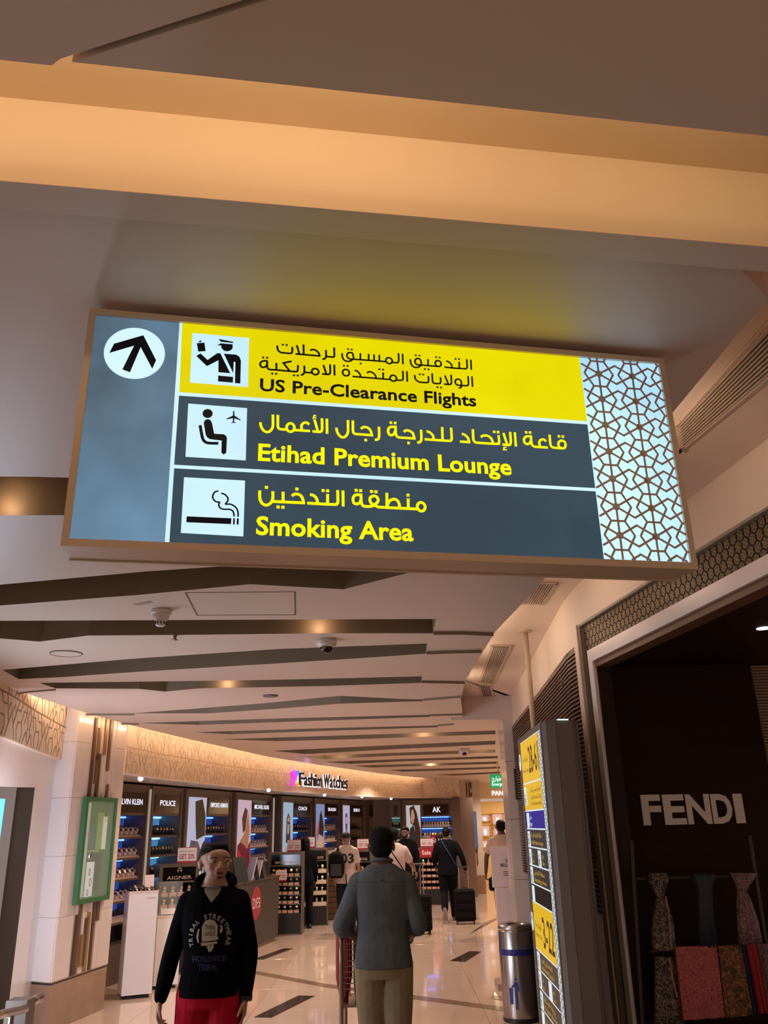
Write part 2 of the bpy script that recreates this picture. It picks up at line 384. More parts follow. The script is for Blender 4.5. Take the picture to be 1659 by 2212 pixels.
# ---- things on the ceiling
def grille(name, poly, z, n, label, along=True):
    t = thing(name, label, 'grille', (poly[0][0], poly[0][1], z), 0, 'linear air grilles in the ceiling')
    P = [Vector((p[0], p[1], z)) for p in poly]       # a,b near side left->right ; c,d far side right->left
    fr = MB()
    def lerp(a, b, k): return a+(b-a)*k
    cen = sum(P, Vector())/4
    inn = [lerp(p, cen, .0) for p in P]; w = .022
    for i in range(4):
        a, c = P[i], P[(i+1) % 4]; d = (c-a).normalized(); nn = Vector((-d.y, d.x, 0)); 
        if nn.dot(cen-a) < 0: nn = -nn
        fr.prism([a-d*.0, c+d*.0, c+nn*w, a+nn*w], z-.008, z+.004)
    fr.build('frame', mat('grille_frame', 'cdb8a8', .4), t)
    MB().prism([p for p in P], z-.002, z+.0).build('backing', mat('grille_dark', '1c1815', .7), t)
    for i in range(n):                                # slats run along the long side a->d / b->c
        k = (i+.6)/(n+.2)
        a = lerp(P[0], P[1], k); d = lerp(P[3], P[2], k); ww = (P[1]-P[0]).normalized()*.0042
        a2 = lerp(a, d, .03); d2 = lerp(a, d, .97)
        MB().prism([a2-ww, a2+ww, d2+ww, d2-ww], z-.010, z-.002).build('slat', mat('grille_slat', 'b8a595', .4), t)
zz = ZR-.001
grille('air_grille', [PZ(1659+45, 640, zz), PZ(1659+60, 770, zz), PZ(1466, 978, zz), PZ(1456, 918, zz)], zz, 11, 'long linear air grille beside the right end of the hanging sign')
grille('air_grille', [PZ(1137, 1258, zz), PZ(1207, 1258, zz), PZ(1176, 1304, zz), PZ(1110, 1304, zz)], zz, 13, 'short air grille just under the right part of the hanging sign')
grille('air_grille', [PZ(1060, 1393, zz), PZ(1108, 1393, zz), PZ(1068, 1476, zz), PZ(1032, 1473, zz)], zz, 11, 'long air grille in front of the white pole in the cove')
grille('air_grille', [PZ(1032, 1480, zz), PZ(1062, 1480, zz), PZ(1075, 1530, zz), PZ(1046, 1529, zz)], zz, 8, 'farthest air grille next to the white pillar')
hat = MB(); q = [PZ(401, 1280, ZC), PZ(637, 1278, ZC), PZ(638, 1328, ZC), PZ(426, 1329, ZC)]
for i in range(4):
    a, c = q[i], q[(i+1) % 4]; d = (c-a).normalized(); n = Vector((-d.y, d.x, 0))*.004; hat.prism([a-n, c-n, c+n, a+n], ZC-.0015, ZC+.001)
tag(hat.build('access_hatch', mat('hatch_joint', '6d5c50', .6)), 'flush rectangular ceiling access hatch with thin dark joint', 'hatch')
sp = PZ(143, 1411, ZC); t = thing('ceiling_speaker', 'round flush speaker in the ceiling panel at the left', 'speaker', sp)
MB().lathe([(.105, 0), (.105, -.006), (.098, -.008), (.097, -.004)], sp, 32).build('rim', mat('spk_rim', '8d7d72', .5), t)
MB().lathe([(.096, -.001), (.096, -.005), (.01, -.006)], sp, 32).build('cover', M['ceil'], t)
sd = PZ(349, 1318, ZC); t = thing('smoke_detector', 'white ceiling smoke detector with slotted nose beside the access hatch', 'smoke detector', sd)
MB().lathe([(.052, 0), (.055, -.006), (.055, -.02), (.048, -.024)], sd, 28).build('base', M['white'], t, True)
MB().lathe([(.047, -.022), (.043, -.045), (.028, -.06), (.026, -.085), (.018, -.090)], sd, 28).build('head', M['white'], t, True)
for k in range(10):
    a = 2*PI*k/10; MB().box((sd.x+.0268*math.cos(a), sd.y+.0268*math.sin(a), sd.z-.072), (.008, .006, .014), Matrix.Rotation(a, 3, 'Z')).build('vent', M['black'], t)
tl = PZ(310, 1303, ZC); tag(MB().box((tl.x, tl.y, ZC-.001), (.11, .035, .002), Matrix.Rotation(-.5, 3, 'Z')).build('ceiling_label', mat('pale_label', 'a89888', .6)), 'small pale identification label on the ceiling beside the smoke detector', 'label')
cc = PZ(705, 1382, ZC); t = thing('security_camera', 'white dome security camera with dark glass on the ceiling', 'camera', cc)
MB().lathe([(.062, 0), (.066, -.01), (.066, -.03), (.05, -.048), (.045, -.05)], cc, 32).build('housing', M['white'], t, True)
MB().ell((cc.x, cc.y, cc.z-.05), (.042, .042, .038), 24, 12).build('dome', M['gloss'], t, True)
MB().lathe([(.012, 0), (.012, -.012)], (cc.x-.012, cc.y-.036, cc.z-.055), 12, Matrix.Rotation(-1.2, 3, 'X')).build('lens', M['steel'], t)
t = thing('security_camera', 'small square white camera far off on the slatted ceiling', 'camera', PZ(1002, 1620, ZC)); c0 = PZ(1002, 1618, ZC)
MB().bevbox((c0.x, c0.y, c0.z-.05), (.16, .16, .10), .02).build('housing', M['white'], t)
MB().ell((c0.x, c0.y-.06, c0.z-.08), (.04, .04, .03)).build('dome', M['gloss'], t)
sm = PZ(584, 1502, ZC); tag(MB().lathe([(.07, 0), (.065, -.012), (.03, -.016)], sm, 20).build('sprinkler_plate', M['grey'], smooth=True), 'small dark round sprinkler cover on the ceiling', 'sprinkler')
sm = PZ(378, 1372.5, ZC); tag(MB().lathe([(.012, 0), (.010, -.02), (.022, -.028), (.006, -.032)], sm, 16).build('sprinkler', M['steel'], smooth=True), 'tiny chrome sprinkler head below the long slot', 'sprinkler')
for i, (u, v, big) in enumerate([(15, 1111, 1), (690, 1366, 1), (490, 1485, .8), (912, 1590, 1), (722, 1637, .9), (930, 1654, .7), (1040, 1624, .9)]):
    p = PZ(u, v, ZC); t = thing('downlight', ['warm downlight in the slot left of the hanging sign', 'warm downlight in the slot above the dome camera', 'warm downlight in the middle slot left of centre', 'warm downlight in a far slot, upper one right of centre', 'warm downlight above the watch shop lettering', 'warm downlight in a far slot, lower right of centre', 'warm downlight in a far slot next to the white pillar'][i], 'downlight', (p.x, p.y-.05, ZT), 0, 'downlights in the ceiling slots')
    MB().lathe([(.04, ZT), (.045, ZT-.03), (.036, ZT-.03), (.034, ZT-.01)], (p.x, p.y-.07, 0), 20).build('ring', M['steel'], t)
    MB().lathe([(.033, ZT-.012), (.01, ZT-.014)], (p.x, p.y-.07, 0), 20).build('bulb', emit('bulb_warm', 'ffd9a8', 4), t)
    lamp('POINT', (p.x, p.y-.05, ZC+.035), (.45, .7, 1.0, 2.5, 3, 3.4, 3)[i]*big, (1, .62, .36), .015, name='slot_light')
# ================================================================== RIGHT SIDE
wm = M['wall']
b = MB()
for i in range(len(WP)-1):                            # cream bulkhead wall above shopfront and louvres
    a, c = WP[i], WP[i+1]; z0 = 2.905 if i < 3 else (2.86 if i == 3 else 2.855)
    z0 = 2.905 if c[1] <= 5.1 else 2.80
    b.wall(c, a, z0, 3.3, .05)
b.build('wall_right', wm, kind='structure')
F1 = Vector((1.452, 3.03)); F2 = Vector((1.178, 4.83)); fd = (F2-F1).normalized(); fnn = Vector((fd.y, -fd.x))   # fnn: outward (into the shop, +x)
def fp(s, o=0): q = F2-fd*s+fnn*o; return (q.x, q.y)  # s metres nearer to the camera from the far corner, o behind the face
sf = thing('shopfront', 'dark wood shopfront with pale frame and gold lattice band', 'shopfront', (F2.x, F2.y, 0))
FL_ = 4.6
MB().prism([fp(-.02, 0), fp(FL_, 0), fp(FL_, .05), fp(-.02, .05)], 2.661, 2.717+.015).build('frame', M['white'], sf)
MB().prism([fp(-.02, 0), fp(.045, 0), fp(.045, .05), fp(-.02, .05)], 0, 2.661).build('frame', M['white'], sf)
MB().prism([fp(-.155, .03), fp(FL_, .03), fp(FL_, .05), fp(-.155, .05)], 2.72, 2.90).build('lattice_backing', mat('lattice_back', '2a211a', .6), sf)
MB().prism([fp(-.10, .03), fp(-.02, .03), fp(-.02, .05), fp(-.10, .05)], 0, 2.74).build('lattice_backing', MATS['lattice_back'], sf)
g = MB(); GF = lambda s, z: Vector((*fp(s, .024), z))
for i in range(int(FL_/.052)):
    for j in range(4):
        cx = -.09+i*.052+(.026 if j % 2 else 0); cz = 2.745+j*.043
        for a in (0, PI/3, 2*PI/3):
            d = Vector((math.cos(a+PI/6), math.sin(a+PI/6)))*.024
            g.ribbon2([(cx-d.x, cz-d.y), (cx+d.x, cz+d.y)], .006, GF)
        h = [(cx+.017*math.cos(PI/3*k), cz+.019*math.sin(PI/3*k)) for k in range(6)]
        g.ribbon2(h, .005, GF, closed=True)
for j in range(62):
    for cx in (-.078, -.045):
        h = [(cx+.014*math.cos(PI/3*k), .05+j*.043+.019*math.sin(PI/3*k)) for k in range(6)]; g.ribbon2(h, .004, GF, closed=True)
g.build('lattice', M['gold'], sf, kind='stuff')
MB().prism([fp(-.125, 0), fp(-.10, 0), fp(-.10, .08), fp(-.125, .08)], 0, 2.90).build('recess_trim', mat('greygreen_trim', '8c8676', .45), sf)
MB().prism([fp(-.125, 0), fp(FL_, 0), fp(FL_, .06), fp(-.125, .06)], 2.895, 2.91).build('recess_trim', MATS['greygreen_trim'], sf)
MB().prism([fp(-.185, -.01), fp(-.125, -.01), fp(-.125, .06), fp(-.185, .06)], 0, 2.91).build('frame', mat('outer_trim', 'e2c8b6', .45), sf)
MB().prism([fp(.045, .015), fp(FL_, .015), fp(FL_, .10), fp(.045, .10)], 2.625, 2.661).build('wood_lintel', mat('brown_lintel', '6d4a36', .35), sf)
MB().prism([fp(.045, .02), fp(.06, .02), fp(.06, .10), fp(.045, .10)], 0, 2.64).build('wood_jamb', M['wenge'], sf)
MB().prism([fp(-.12, .11), fp(FL_, .11), fp(FL_, 2.8), fp(-1.2, 2.8), fp(-.8, .11)][::1], 2.655, 2.69).build('wood_ceiling', M['wenge'], sf)
YB = 4.97
MB().box((1.68, YB+.03, 1.33), (.98, .05, 2.66)).build('wood_panel', mat('wenge_panel', '2a130a', .6, noise=.3, nscale=3, stretch=(1, 1, 4), spec=.15), sf)
# continue the panel a little behind (depth) and the ribbed pale wall on its right
rb = MB(); 
XR = 2.172
for k in range(95):
    rb.box((XR+.52, YB+.05, 1.0+k*.0175), (1.0, .012, .008))
rb.build('ribbed_wall', mat('ribbed_pale', 'a88674', .6), sf, kind='stuff')
MB().box((XR+.52, YB+.08, 1.33), (1.0, .03, 2.66)).build('ribbed_backing', mat('rib_back', '6d5244', .6), sf)
zs = .80
MB().prism([fp(.03, .06), fp(2.2, .06), fp(2.2, .9), (XR+.9, YB-.02), fp(0, .3)][::1], zs-.08, zs).build('window_sill', mat('sill_brown', '8a6250', .4), sf)
MB().prism([fp(.05, .04), fp(2.4, .04), fp(2.4, .10), fp(.05, .10)], 0, zs-.02).build('wood_apron', M['wenge'], sf)
lt = thing('shop_lettering', 'white capital letters FENDI on the dark wood panel', 'lettering', (1.43, YB, 1.77))
vf = text_vf('FENDI', .1, bold=.035, space=.98); w = twidth(vf)
for ch, x0, x1 in zip('FENDI', (1390, 1437, 1487, 1542, 1591), (1434, 1486, 1541, 1588, 1613)):
    vf = text_vf(ch, .1, bold=.034); h = max(v[1] for v in vf[0]); ww = twidth(vf)
    a = PY(x0+1, 1780-(x0-1390)*.022, YB-.01); c = PY(x1-1, 1780-(x1-1390)*.022, YB-.01); t_ = PY(x0, 1717-(x0-1390)*.012, YB-.01)
    k = MB(); k.merge(vf, lambda x, y: (a.x+x/ww*(c.x-a.x), YB-.008, a.z+y/h*(t_.z-a.z)))
    kk = MB(); n = len(k.v); kk.v = k.v+[(p[0], YB, p[2]) for p in k.v]; kk.f = k.f+[tuple(i+n for i in f) for f in k.f]
    kk.mi = [0]*len(kk.f); kk.build('letter', mat('fendi_letter', 'd9cdc6', .5), lt)
dl = PY(1650, 1357, 3.9); dl = PZ(1650, 1357, 2.655)
t = thing('downlight', 'bright round spotlight in the dark shop window ceiling', 'downlight', (dl.x, dl.y, 2.66)); MB().lathe([(.045, 2.662), (.048, 2.655), (.036, 2.655)], (dl.x, dl.y, 0), 24).build('ring', M['white'], t)
MB().lathe([(.035, 2.656), (.034, 2.653)], (dl.x, dl.y, 0), 24).build('bulb', emit('bulb_white', 'fff0e4', 6), t)
lamp('SPOT', (dl.x, dl.y, 2.645), 1.5, (1, .8, .66), .03, spot=1.9, blend=.8, rot=(.25, 0, 0), name='window_spot')
# rack with scarves in the window
yr = YB-.28
rk = thing('display_rack', 'dark metal ladder rack standing in the shop window', 'rack', (1.35, yr, zs))
def rp(u, v, o=0): return PY(u, v, yr+o)
MB().tube([rp(1363, 1815), rp(1388, 2215)], .012).build('post', M['dark'], rk)
MB().tube([rp(1618, 1805), rp(1665, 2110), ], .012).build('post', M['dark'], rk)
MB().tube([rp(1372, 1899), rp(1640, 1892)], .010).build('rail', M['dark'], rk)
MB().tube([rp(1405, 2055), rp(1665, 2040)], .012).build('rail', M['dark'], rk)
def scarfmat(name, base, c2, c3, sc):
    m = mat(name, base, .6); nt = m.node_tree; bs = nt.nodes['Principled BSDF']; tc = nt.nodes.new('ShaderNodeTexCoord')
    v = nt.nodes.new('ShaderNodeTexVoronoi'); v.inputs['Scale'].default_value = sc; n = nt.nodes.new('ShaderNodeTexNoise'); n.inputs['Scale'].default_value = sc*1.2; n.inputs['Detail'].default_value = 4
    nt.links.new(tc.outputs['Object'], n.inputs['Vector']); nt.links.new(n.outputs['Color'], v.inputs['Vector']); v.inputs['Scale'].default_value = 7
    r = nt.nodes.new('ShaderNodeValToRGB'); e = r.color_ramp.elements; e[0].position = .0; e[0].color = (*lin(c3), 1); e[1].position = .62; e[1].color = (*lin(base), 1)
    k = e.new(.42); k.color = (*lin(c2), 1); r.color_ramp.interpolation = 'CONSTANT'; k2 = e.new(.3); k2.color = (*lin(base), 1)
    nt.links.new(v.outputs['Distance'], r.inputs[0]); nt.links.new(r.outputs[0], bs.inputs['Base Color']); return m
def hanging(name, rows, m, label, o=-.03, depth=.03, folds=5):
    rings = []; n = 28
    for (v, u0, u1) in rows:
        a = rp(u0, v, o); c = rp(u1, v, o); ring = []
        for k in range(n):
            t = 2*PI*k/n; x = math.cos(t); s_ = math.sin(t)
            ring.append(a.lerp(c, .5+.5*x)+Vector((0, (s_*depth+math.sin(x*folds*2)*.006*abs(s_)), 0)))
        rings.append(ring)
    q = MB().loft(rings); t = q.build(name, m, smooth=True); tag(t, label, 'scarf'); return t
hanging('scarf', [(1886, 1402, 1442), (1905, 1401, 1444), (1925, 1412, 1436), (1937, 1418, 1434), (1960, 1414, 1446), (2000, 1408, 1456), (2045, 1408, 1460), (2052, 1412, 1460)], scarfmat('scarf_dark', '2a2220', '8f8478', '4a1c20', 22), 'dark flowered scarf knotted on the rack at the left')
hanging('scarf_tail', [(2066, 1414, 1458), (2110, 1414, 1462), (2160, 1414, 1472), (2214, 1412, 1479)], MATS['scarf_dark'], 'dark scarf tail hanging below the rack crossbar at the left', o=-.02)
MB().ribbon2([(1438, 1935), (1444, 1965), (1450, 2045)], 3, lambda u, v: rp(u, v, -.075)).build('scarf_border', mat('scarf_beige', '9a7a60', .6), bpy.data.objects['scarf'])
MB().ribbon2([(1446, 2070), (1452, 2110), (1463, 2155)], 3, lambda u, v: rp(u, v, -.066)).build('scarf_border', MATS['scarf_beige'], bpy.data.objects['scarf_tail'])
hanging('scarf', [(1888, 1496, 1546), (1903, 1498, 1542), (1920, 1506, 1538), (1960, 1506, 1540), (2045, 1508, 1551)], mat('scarf_navy', '243246', .6, noise=.3, nscale=20), 'plain navy blue scarf hanging in the middle of the rack')
hanging('scarf', [(1886, 1577, 1636), (1897, 1582, 1630), (1910, 1588, 1620), (1925, 1593, 1612), (1950, 1591, 1624), (1990, 1592, 1638), (2040, 1596, 1648)], scarfmat('scarf_mauve', '8f7078', '4a2c38', 'b08a84', 24), 'mauve flowered scarf flared at the top, right end of the rack')
def drape(pts, m, label, o=-.06, name='shawl'):
    k = MB(); P = [rp(u, v, o) for u, v in pts]; Q = [p+Vector((0, .03, 0)) for p in P]
    n = 9; rings = []
    for i in range(n+1):
        t = i/n; w = math.sin(t*PI*5)*.004
        rings.append([P[0].lerp(P[1], t)+Vector((0, w, 0)), P[3].lerp(P[2], t)+Vector((0, w*1.6, 0)), Q[3].lerp(Q[2], t), Q[0].lerp(Q[1], t)])
    k.loft(rings); return tag(k.build(name, m, smooth=False), label, 'scarf')
drape([(1459, 2046), (1548, 2043), (1566, 2198), (1478, 2204)], scarfmat('shawl_coral', 'c25e5e', '6a2430', 'd08070', 40), 'coral pink shawl with a dark squiggle print folded over the lower rail')
drape([(1552, 2044), (1602, 2042), (1628, 2192), (1568, 2200)], scarfmat('shawl_baroque', '4a3420', '9a6a28', '8a2018', 12), 'brown and gold scrolled silk shawl beside the coral one')
drape([(1602, 2042), (1612, 2041), (1640, 2190), (1628, 2192)], mat('shawl_blue', '232a58', .6), 'narrow dark blue folded shawl next to the red band', o=-.065)
drape([(1612, 2041), (1635, 2040), (1662, 2188), (1640, 2190)], mat('shawl_red', '961822', .6), 'bright red folded shawl band on the lower rail', o=-.07)
drape([(1637, 2040), (1675, 2038), (1700, 2190), (1662, 2190)], scarfmat('shawl_multi', '5a3a40', '8a7078', '3a2418', 24), 'multicoloured floral shawl at the right edge of the window', o=-.06)
# ---- brown louvre wall behind, pole, pillar
lw = MB().prism([(1.23, 5.05), (1.225, 5.35), (1.27, 6.1), (1.32, 7), (1.37, 7.9), (1.43, 9.1), (1.46, 9.7), (1.7, 9.7), (1.6, 5.05)], 0, 2.86).build('wall_louvre', mat('louvre_back', '3c2a20', .6), kind='structure')
lv = [(1.175, 5.02), (1.162, 5.35), (1.207, 6.1), (1.257, 7.0), (1.307, 7.9), (1.367, 9.1), (1.40, 9.7)]
sm_ = mat('louvre_slat', '5c4234', .5, metal=.1)
for k in range(62):
    z = 1.30+k*.0255
    if z > 2.82: break
    q = MB(); q.prism([p for p in lv]+[(p[0]+.03, p[1]) for p in reversed(lv)], z, z+.011); q.build('louvre_slat', sm_, lw)
cap = MB(); cap.prism([(p[0]-.0, p[1]) for p in WP[4:9]]+[(p[0]+.08, p[1]) for p in reversed(WP[4:9])], 2.80, 2.87); 
pole = thing('pole', 'slim pale metal pole from the directory board to the ceiling', 'pole', (.955, 5.5, 2.3)); pt = PZ(1135, 1363, ZR)
MB().tube([(pt.x, pt.y, ZR), (pt.x, pt.y, 0)], .019, 16).build('tube', mat('pole_paint', 'b8a890', .35), pole, True)
MB().lathe([(.05, ZR), (.05, ZR-.008), (.022, ZR-.012)], (pt.x, pt.y, 0), 20).build('flange', MATS['pole_paint'], pole)
pr = MB(); Y0 = 9.72; X0 = PY(1092, 1640, Y0).x
pil = thing('pillar', 'plain pale marble pillar beside the louvred wall on the right', 'pillar', (X0, Y0, 0))
for k in range(5): MB().box((X0+.24, Y0+.22, .305+k*.61), (.48, .44, .606)).build('marble_panel', M['marble'], pil)
MB().prism([(X0+.012, Y0+.44), (X0+.5, Y0+.44), (X0+.5, Y0+1.2), (X0+.10, Y0+1.2)], 0, 3.05).build('return_panel', M['marble'], pil)
a = PY(1113, 1720, 9.6); gb = thing('wall_lantern', 'dark framed gold lattice lantern on the wall behind the directory board', 'lantern', a)
zt = PY(1119, 1660, 9.6).z; zb = PY(1116, 1727, 9.6).z
MB().box((a.x+.09, 9.65, (zt+zb)/2), (.15, .10, zt-zb)).build('frame', M['dark'], gb)
for k in range(4): MB().box((a.x+.035+k*.035, 9.59, (zt+zb)/2+(.02 if k % 2 else -.01)), (.012, .02, (zt-zb)*.86)).build('gold_bar', mat('gold_glow', 'c08a3c', .3, metal=.6), gb)
# ---- directory board
KA = Vector((.829, 4.644)); KB = Vector((.847, 5.631)); kd = (KB-KA).normalized(); KN = Vector((-1, .018))
kz = 2.30
kb = thing('directory_board', 'tall free-standing backlit directory board with a dark grey end', 'sign', (.95, 5.1, 0))
body = [(.829, 4.644), (.846, 4.585), (.893, 4.556), (.985, 4.572), (1.03, 4.63), (1.045, 5.61), (1.0, 5.69), (.90, 5.70), (.847, 5.631)]
MB().prism([(.836, 4.66), (.862, 4.60), (1.01, 4.60), (1.04, 5.62), (.853, 5.62)], 0, kz).build('body', M['dark'], kb)
kg = mat('board_grey', '786e68', .5)
for i in range(4):
    a, c = Vector(body[i]), Vector(body[i+1]); d = (c-a).normalized()*.0012
    MB().wall(a+d, c-d, 0, kz+.004, -.02 if 0 else .02).build('end_panel', kg, kb)
MB().prism(body, kz, kz+.008).build('top_cap', kg, kb)
MB().prism([(.905, 4.552), (.965, 4.562), (.965, 4.60), (.905, 4.60)], kz+.006, kz+.012).build('top_light', emit('top_light', 'd8f8f0', 1.6), kb)
def KF(o=0.0):                                        # x: metres from the far (left) end, y: height
    return lambda x, y: Vector((KB.x-kd.x*x-KN.x*-o, KB.y-kd.y*x, y))
KO = lambda o: (lambda x, y: Vector((KB.x-kd.x*x-o, KB.y-kd.y*x, y)))
LK = (KB-KA).length
fr = MB(); F = KO(.002)
def slab2(b, x0, x1, y0, y1, o0, o1):
    P = [KO(o0)(x0, y0), KO(o0)(x1, y0), KO(o0)(x1, y1), KO(o0)(x0, y1)]; Q = [KO(o1)(x0, y0), KO(o1)(x1, y0), KO(o1)(x1, y1), KO(o1)(x0, y1)]
    b.loft([P, Q]); return b
slab2(MB(), 0, .10, 0, kz, -.01, .004).build('frame', kg, kb)
slab2(MB(), LK-.03, LK, 0, kz, -.01, .004).build('frame', kg, kb)
slab2(MB(), .10, LK-.03, 2.273, kz, -.01, .004).build('frame', kg, kb)
slab2(MB(), .10, LK-.03, 0, .62, -.01, .004).build('frame', kg, kb)
x0, x1 = .10, .842; XL = LK-.03
EY = emit('board_yellow', 'e3b41c', .95); EB = emit('board_blue', '241c94', .8); EG = emit('board_slate', '453c3c', .55); EK = emit('board_black', '1c1412', .4); EW = emit('board_white', 'dff0f4', .9); ETY = emit('board_gold_text', 'c8a01c', .8)
rows = [(2.273, 2.02, EY), (2.02, 1.861, EY), (1.861, 1.759, EB), (1.759, 1.656, EG), (1.656, 1.555, EG), (1.555, 1.453, EG), (1.453, 1.352, EK), (1.352, 1.096, EY), (1.096, .993, EG), (.993, .895, EG), (.895, .79, EG), (.79, .62, EG)]
for (t_, b_, m_) in rows:
    slab2(MB(), x0, x1, b_+.004, t_-.004, -.004, .0015).build('row_panel', m_, kb)
slab2(MB(), x0, XL, .62, 2.273, -.006, .0008).build('light_panel', EW, kb)
# lattice strip
lt_ = MB(); F = KO(.003)
for j in range(44):
    for i in range(3):
        cx = x1+.02+i*.036; cz = .64+j*.0375+(.019 if i % 2 else 0)
        if cx > XL: continue
        for a in (PI/2, PI/6, -PI/6):
            d = Vector((math.cos(a), math.sin(a)))*.02; lt_.ribbon2([(cx-d.x, cz-d.y), (cx+d.x, cz+d.y)], .004, F)
        lt_.ribbon2([(cx+.012*math.cos(PI/3*k), cz+.012*math.sin(PI/3*k)) for k in range(6)], .003, F, closed=True)
lt_.build('lattice', mat('board_lattice', '6a6e70', .5), kb, kind='stuff')
tx = MB(); F = KO(.0028)
def kt(body, x, y, h, w=None, bold=.02, mb=None):
    vf = text_vf(body, h/.72, bold=bold, width=w); (mb or tx).merge(vf, lambda a, b_: F(x+a, y+b_))
kt('28-61', .42, 2.075, .155, .40, .012); kt('3-22', .44, 1.14, .16, .38, .012)
kt('Terminal 3 Gates', .14, 2.085, .02, .26, .01); kt(arab('البوابات صالة'), .15, 2.15, .03, .24, .01)
kt('Terminal 1/3 Gates', .14, 1.17, .02, .26, .01); kt(arab('البوابات صالة'), .15, 1.22, .03, .24, .01)
kt(arab('التدقيق المسبق لرحلات'), .40, 1.965, .022, .40, .01); kt(arab('الولايات المتحدة الامريكية'), .40, 1.925, .022, .40, .01); kt('US Pre-Clearance Flights', .40, 1.89, .018, .40, .01)
tx.build('board_text', emit('board_dark_text', '2c1c08', .3), kb, kind='stuff')
ty = MB()
for (t_, a_, e_) in ((1.759, 'قاعة الإتحاد للدرجة', 'Etihad Premium Lounge'), (1.555, 'منطقة التدخين', 'Smoking Area'), (1.096, 'قاعة المسافرين الطيران', 'Arrivals and Transfers'), (.895, 'غرفة الصلاة', 'Prayer Room'), (.79, 'مكتب الطيران', 'Airline Offices')):
    kt(arab(a_), .28, t_-.045, .024, .40, .012, ty); kt(e_, .28, t_-.085, .022, .44, .012, ty)
for (t_, a_, e_, c_, f_) in ((1.656, 'بنك', 'Bank', 'دورات', 'Toilets'), (.993, 'بنك', 'Bank', 'مطعم', 'Food')):
    kt(arab(a_), .28, t_-.045, .022, None, .012, ty); kt(e_, .28, t_-.085, .022, None, .012, ty); kt(arab(c_), .64, t_-.045, .022, None, .012, ty); kt(f_, .64, t_-.085, .022, None, .012, ty)
ty.build('board_text', ETY, kb, kind='stuff')
tw = MB(); kt(arab('مصلى'), .28, 1.815, .024, None, .012, tw); kt('Prayer', .28, 1.775, .024, None, .012, tw); tw.build('board_text', EW, kb, kind='stuff')
ic = MB()
for (t_, x_) in ((1.99, .12), (1.85, .15), (1.745, .13), (1.645, .13), (1.645, .50), (1.545, .13), (1.44, .13), (1.085, .13), (.985, .13), (.985, .50), (.88, .13), (.78, .13)):
    s_ = .105 if t_ == 1.99 else .085
    if t_ == 1.99: y0_, y1_ = 1.895, 2.0
    else: y0_, y1_ = t_-s_, t_
    slab2(ic, x_, x_+.10, y0_, y1_, .0, .003)
ic.build('board_icon', EW, kb, kind='stuff')
kp = MB(); F = KO(.0042)
for (t_, x_) in ((1.965, .17), (1.735, .18), (1.63, .18), (1.63, .55), (1.53, .18), (1.07, .18), (.97, .18), (.87, .18)):
    kp.poly2([(x_+.012*math.cos(a), t_-.012+.012*math.sin(a)) for a in [PI/5*k for k in range(10)]], F); kp.poly2([(x_-.016, t_-.028), (x_+.016, t_-.028), (x_+.012, t_-.066), (x_-.012, t_-.066)], F)
kp.build('board_pictogram', emit('board_pict', '20242c', .3), kb)
for (z_) in (2.158, 1.235):
    k = MB(); F = KO(.0055); k.poly2([(.052+.048*math.cos(a), z_+.052*math.sin(a)) for a in [PI/12*k for k in range(24)]], F); k.build('arrow_disc', EW, kb)
    k = MB(); F = KO(.0065); k.ribbon2([(.052, z_-.035), (.052, z_+.03)], .01, F); k.ribbon2([(.028, z_+.004), (.052, z_+.034), (.076, z_+.004)], .01, F); k.build('arrow', MATS['board_dark_text'], kb)
# ---- bin
bc = (1.215, 9.25); tb = thing('litter_bin', 'cylindrical brushed steel litter bin with a blue band', 'bin', (bc[0], bc[1], 0))
MB().lathe([(.165, .0), (.17, .03), (.17, .78), (.16, .80)], (*bc, 0), 40).build('body', M['steel'], tb, True)
MB().lathe([(.171, .0), (.176, .005), (.176, .035), (.170, .04)], (*bc, 0), 40).build('foot_ring', M['black'], tb)
MB().lathe([(.172, .575), (.1735, .58), (.1735, .625), (.172, .63)], (*bc, 0), 40).build('band', mat('blue_band', '202a78', .35), tb)
q = MB(); q.lathe([(.165, .79), (.172, .80), (.172, .83), (.15, .845), (.09, .84), (.085, .80)], (*bc, 0), 40); q.build('lid', M['steel'], tb, True)
MB().lathe([(.084, .832), (.01, .834)], (*bc, 0), 24).build('opening', M['black'], tb)
bp_ = MB(); BF = lambda x, y: Vector((bc[0]+.1735*math.sin(x/.17-.30), bc[1]-.1735*math.cos(x/.17-.30), y))
bp_.poly2([(.012*math.cos(a), .375+.014*math.sin(a)) for a in [PI/6*k for k in range(12)]], BF)
bp_.poly2([(-.02, .35), (.022, .35), (.03, .27), (.018, .27), (.012, .31), (.014, .12), (.002, .12), (0, .22), (-.004, .12), (-.016, .12), (-.012, .31), (-.05, .30), (-.048, .312), (-.02, .335)], BF)
bp_.poly2([(-.075, .30), (-.035, .30), (-.04, .16), (-.07, .16)], BF); bp_.build('pictogram', mat('blue_print', '2a3f8c', .5), tb)
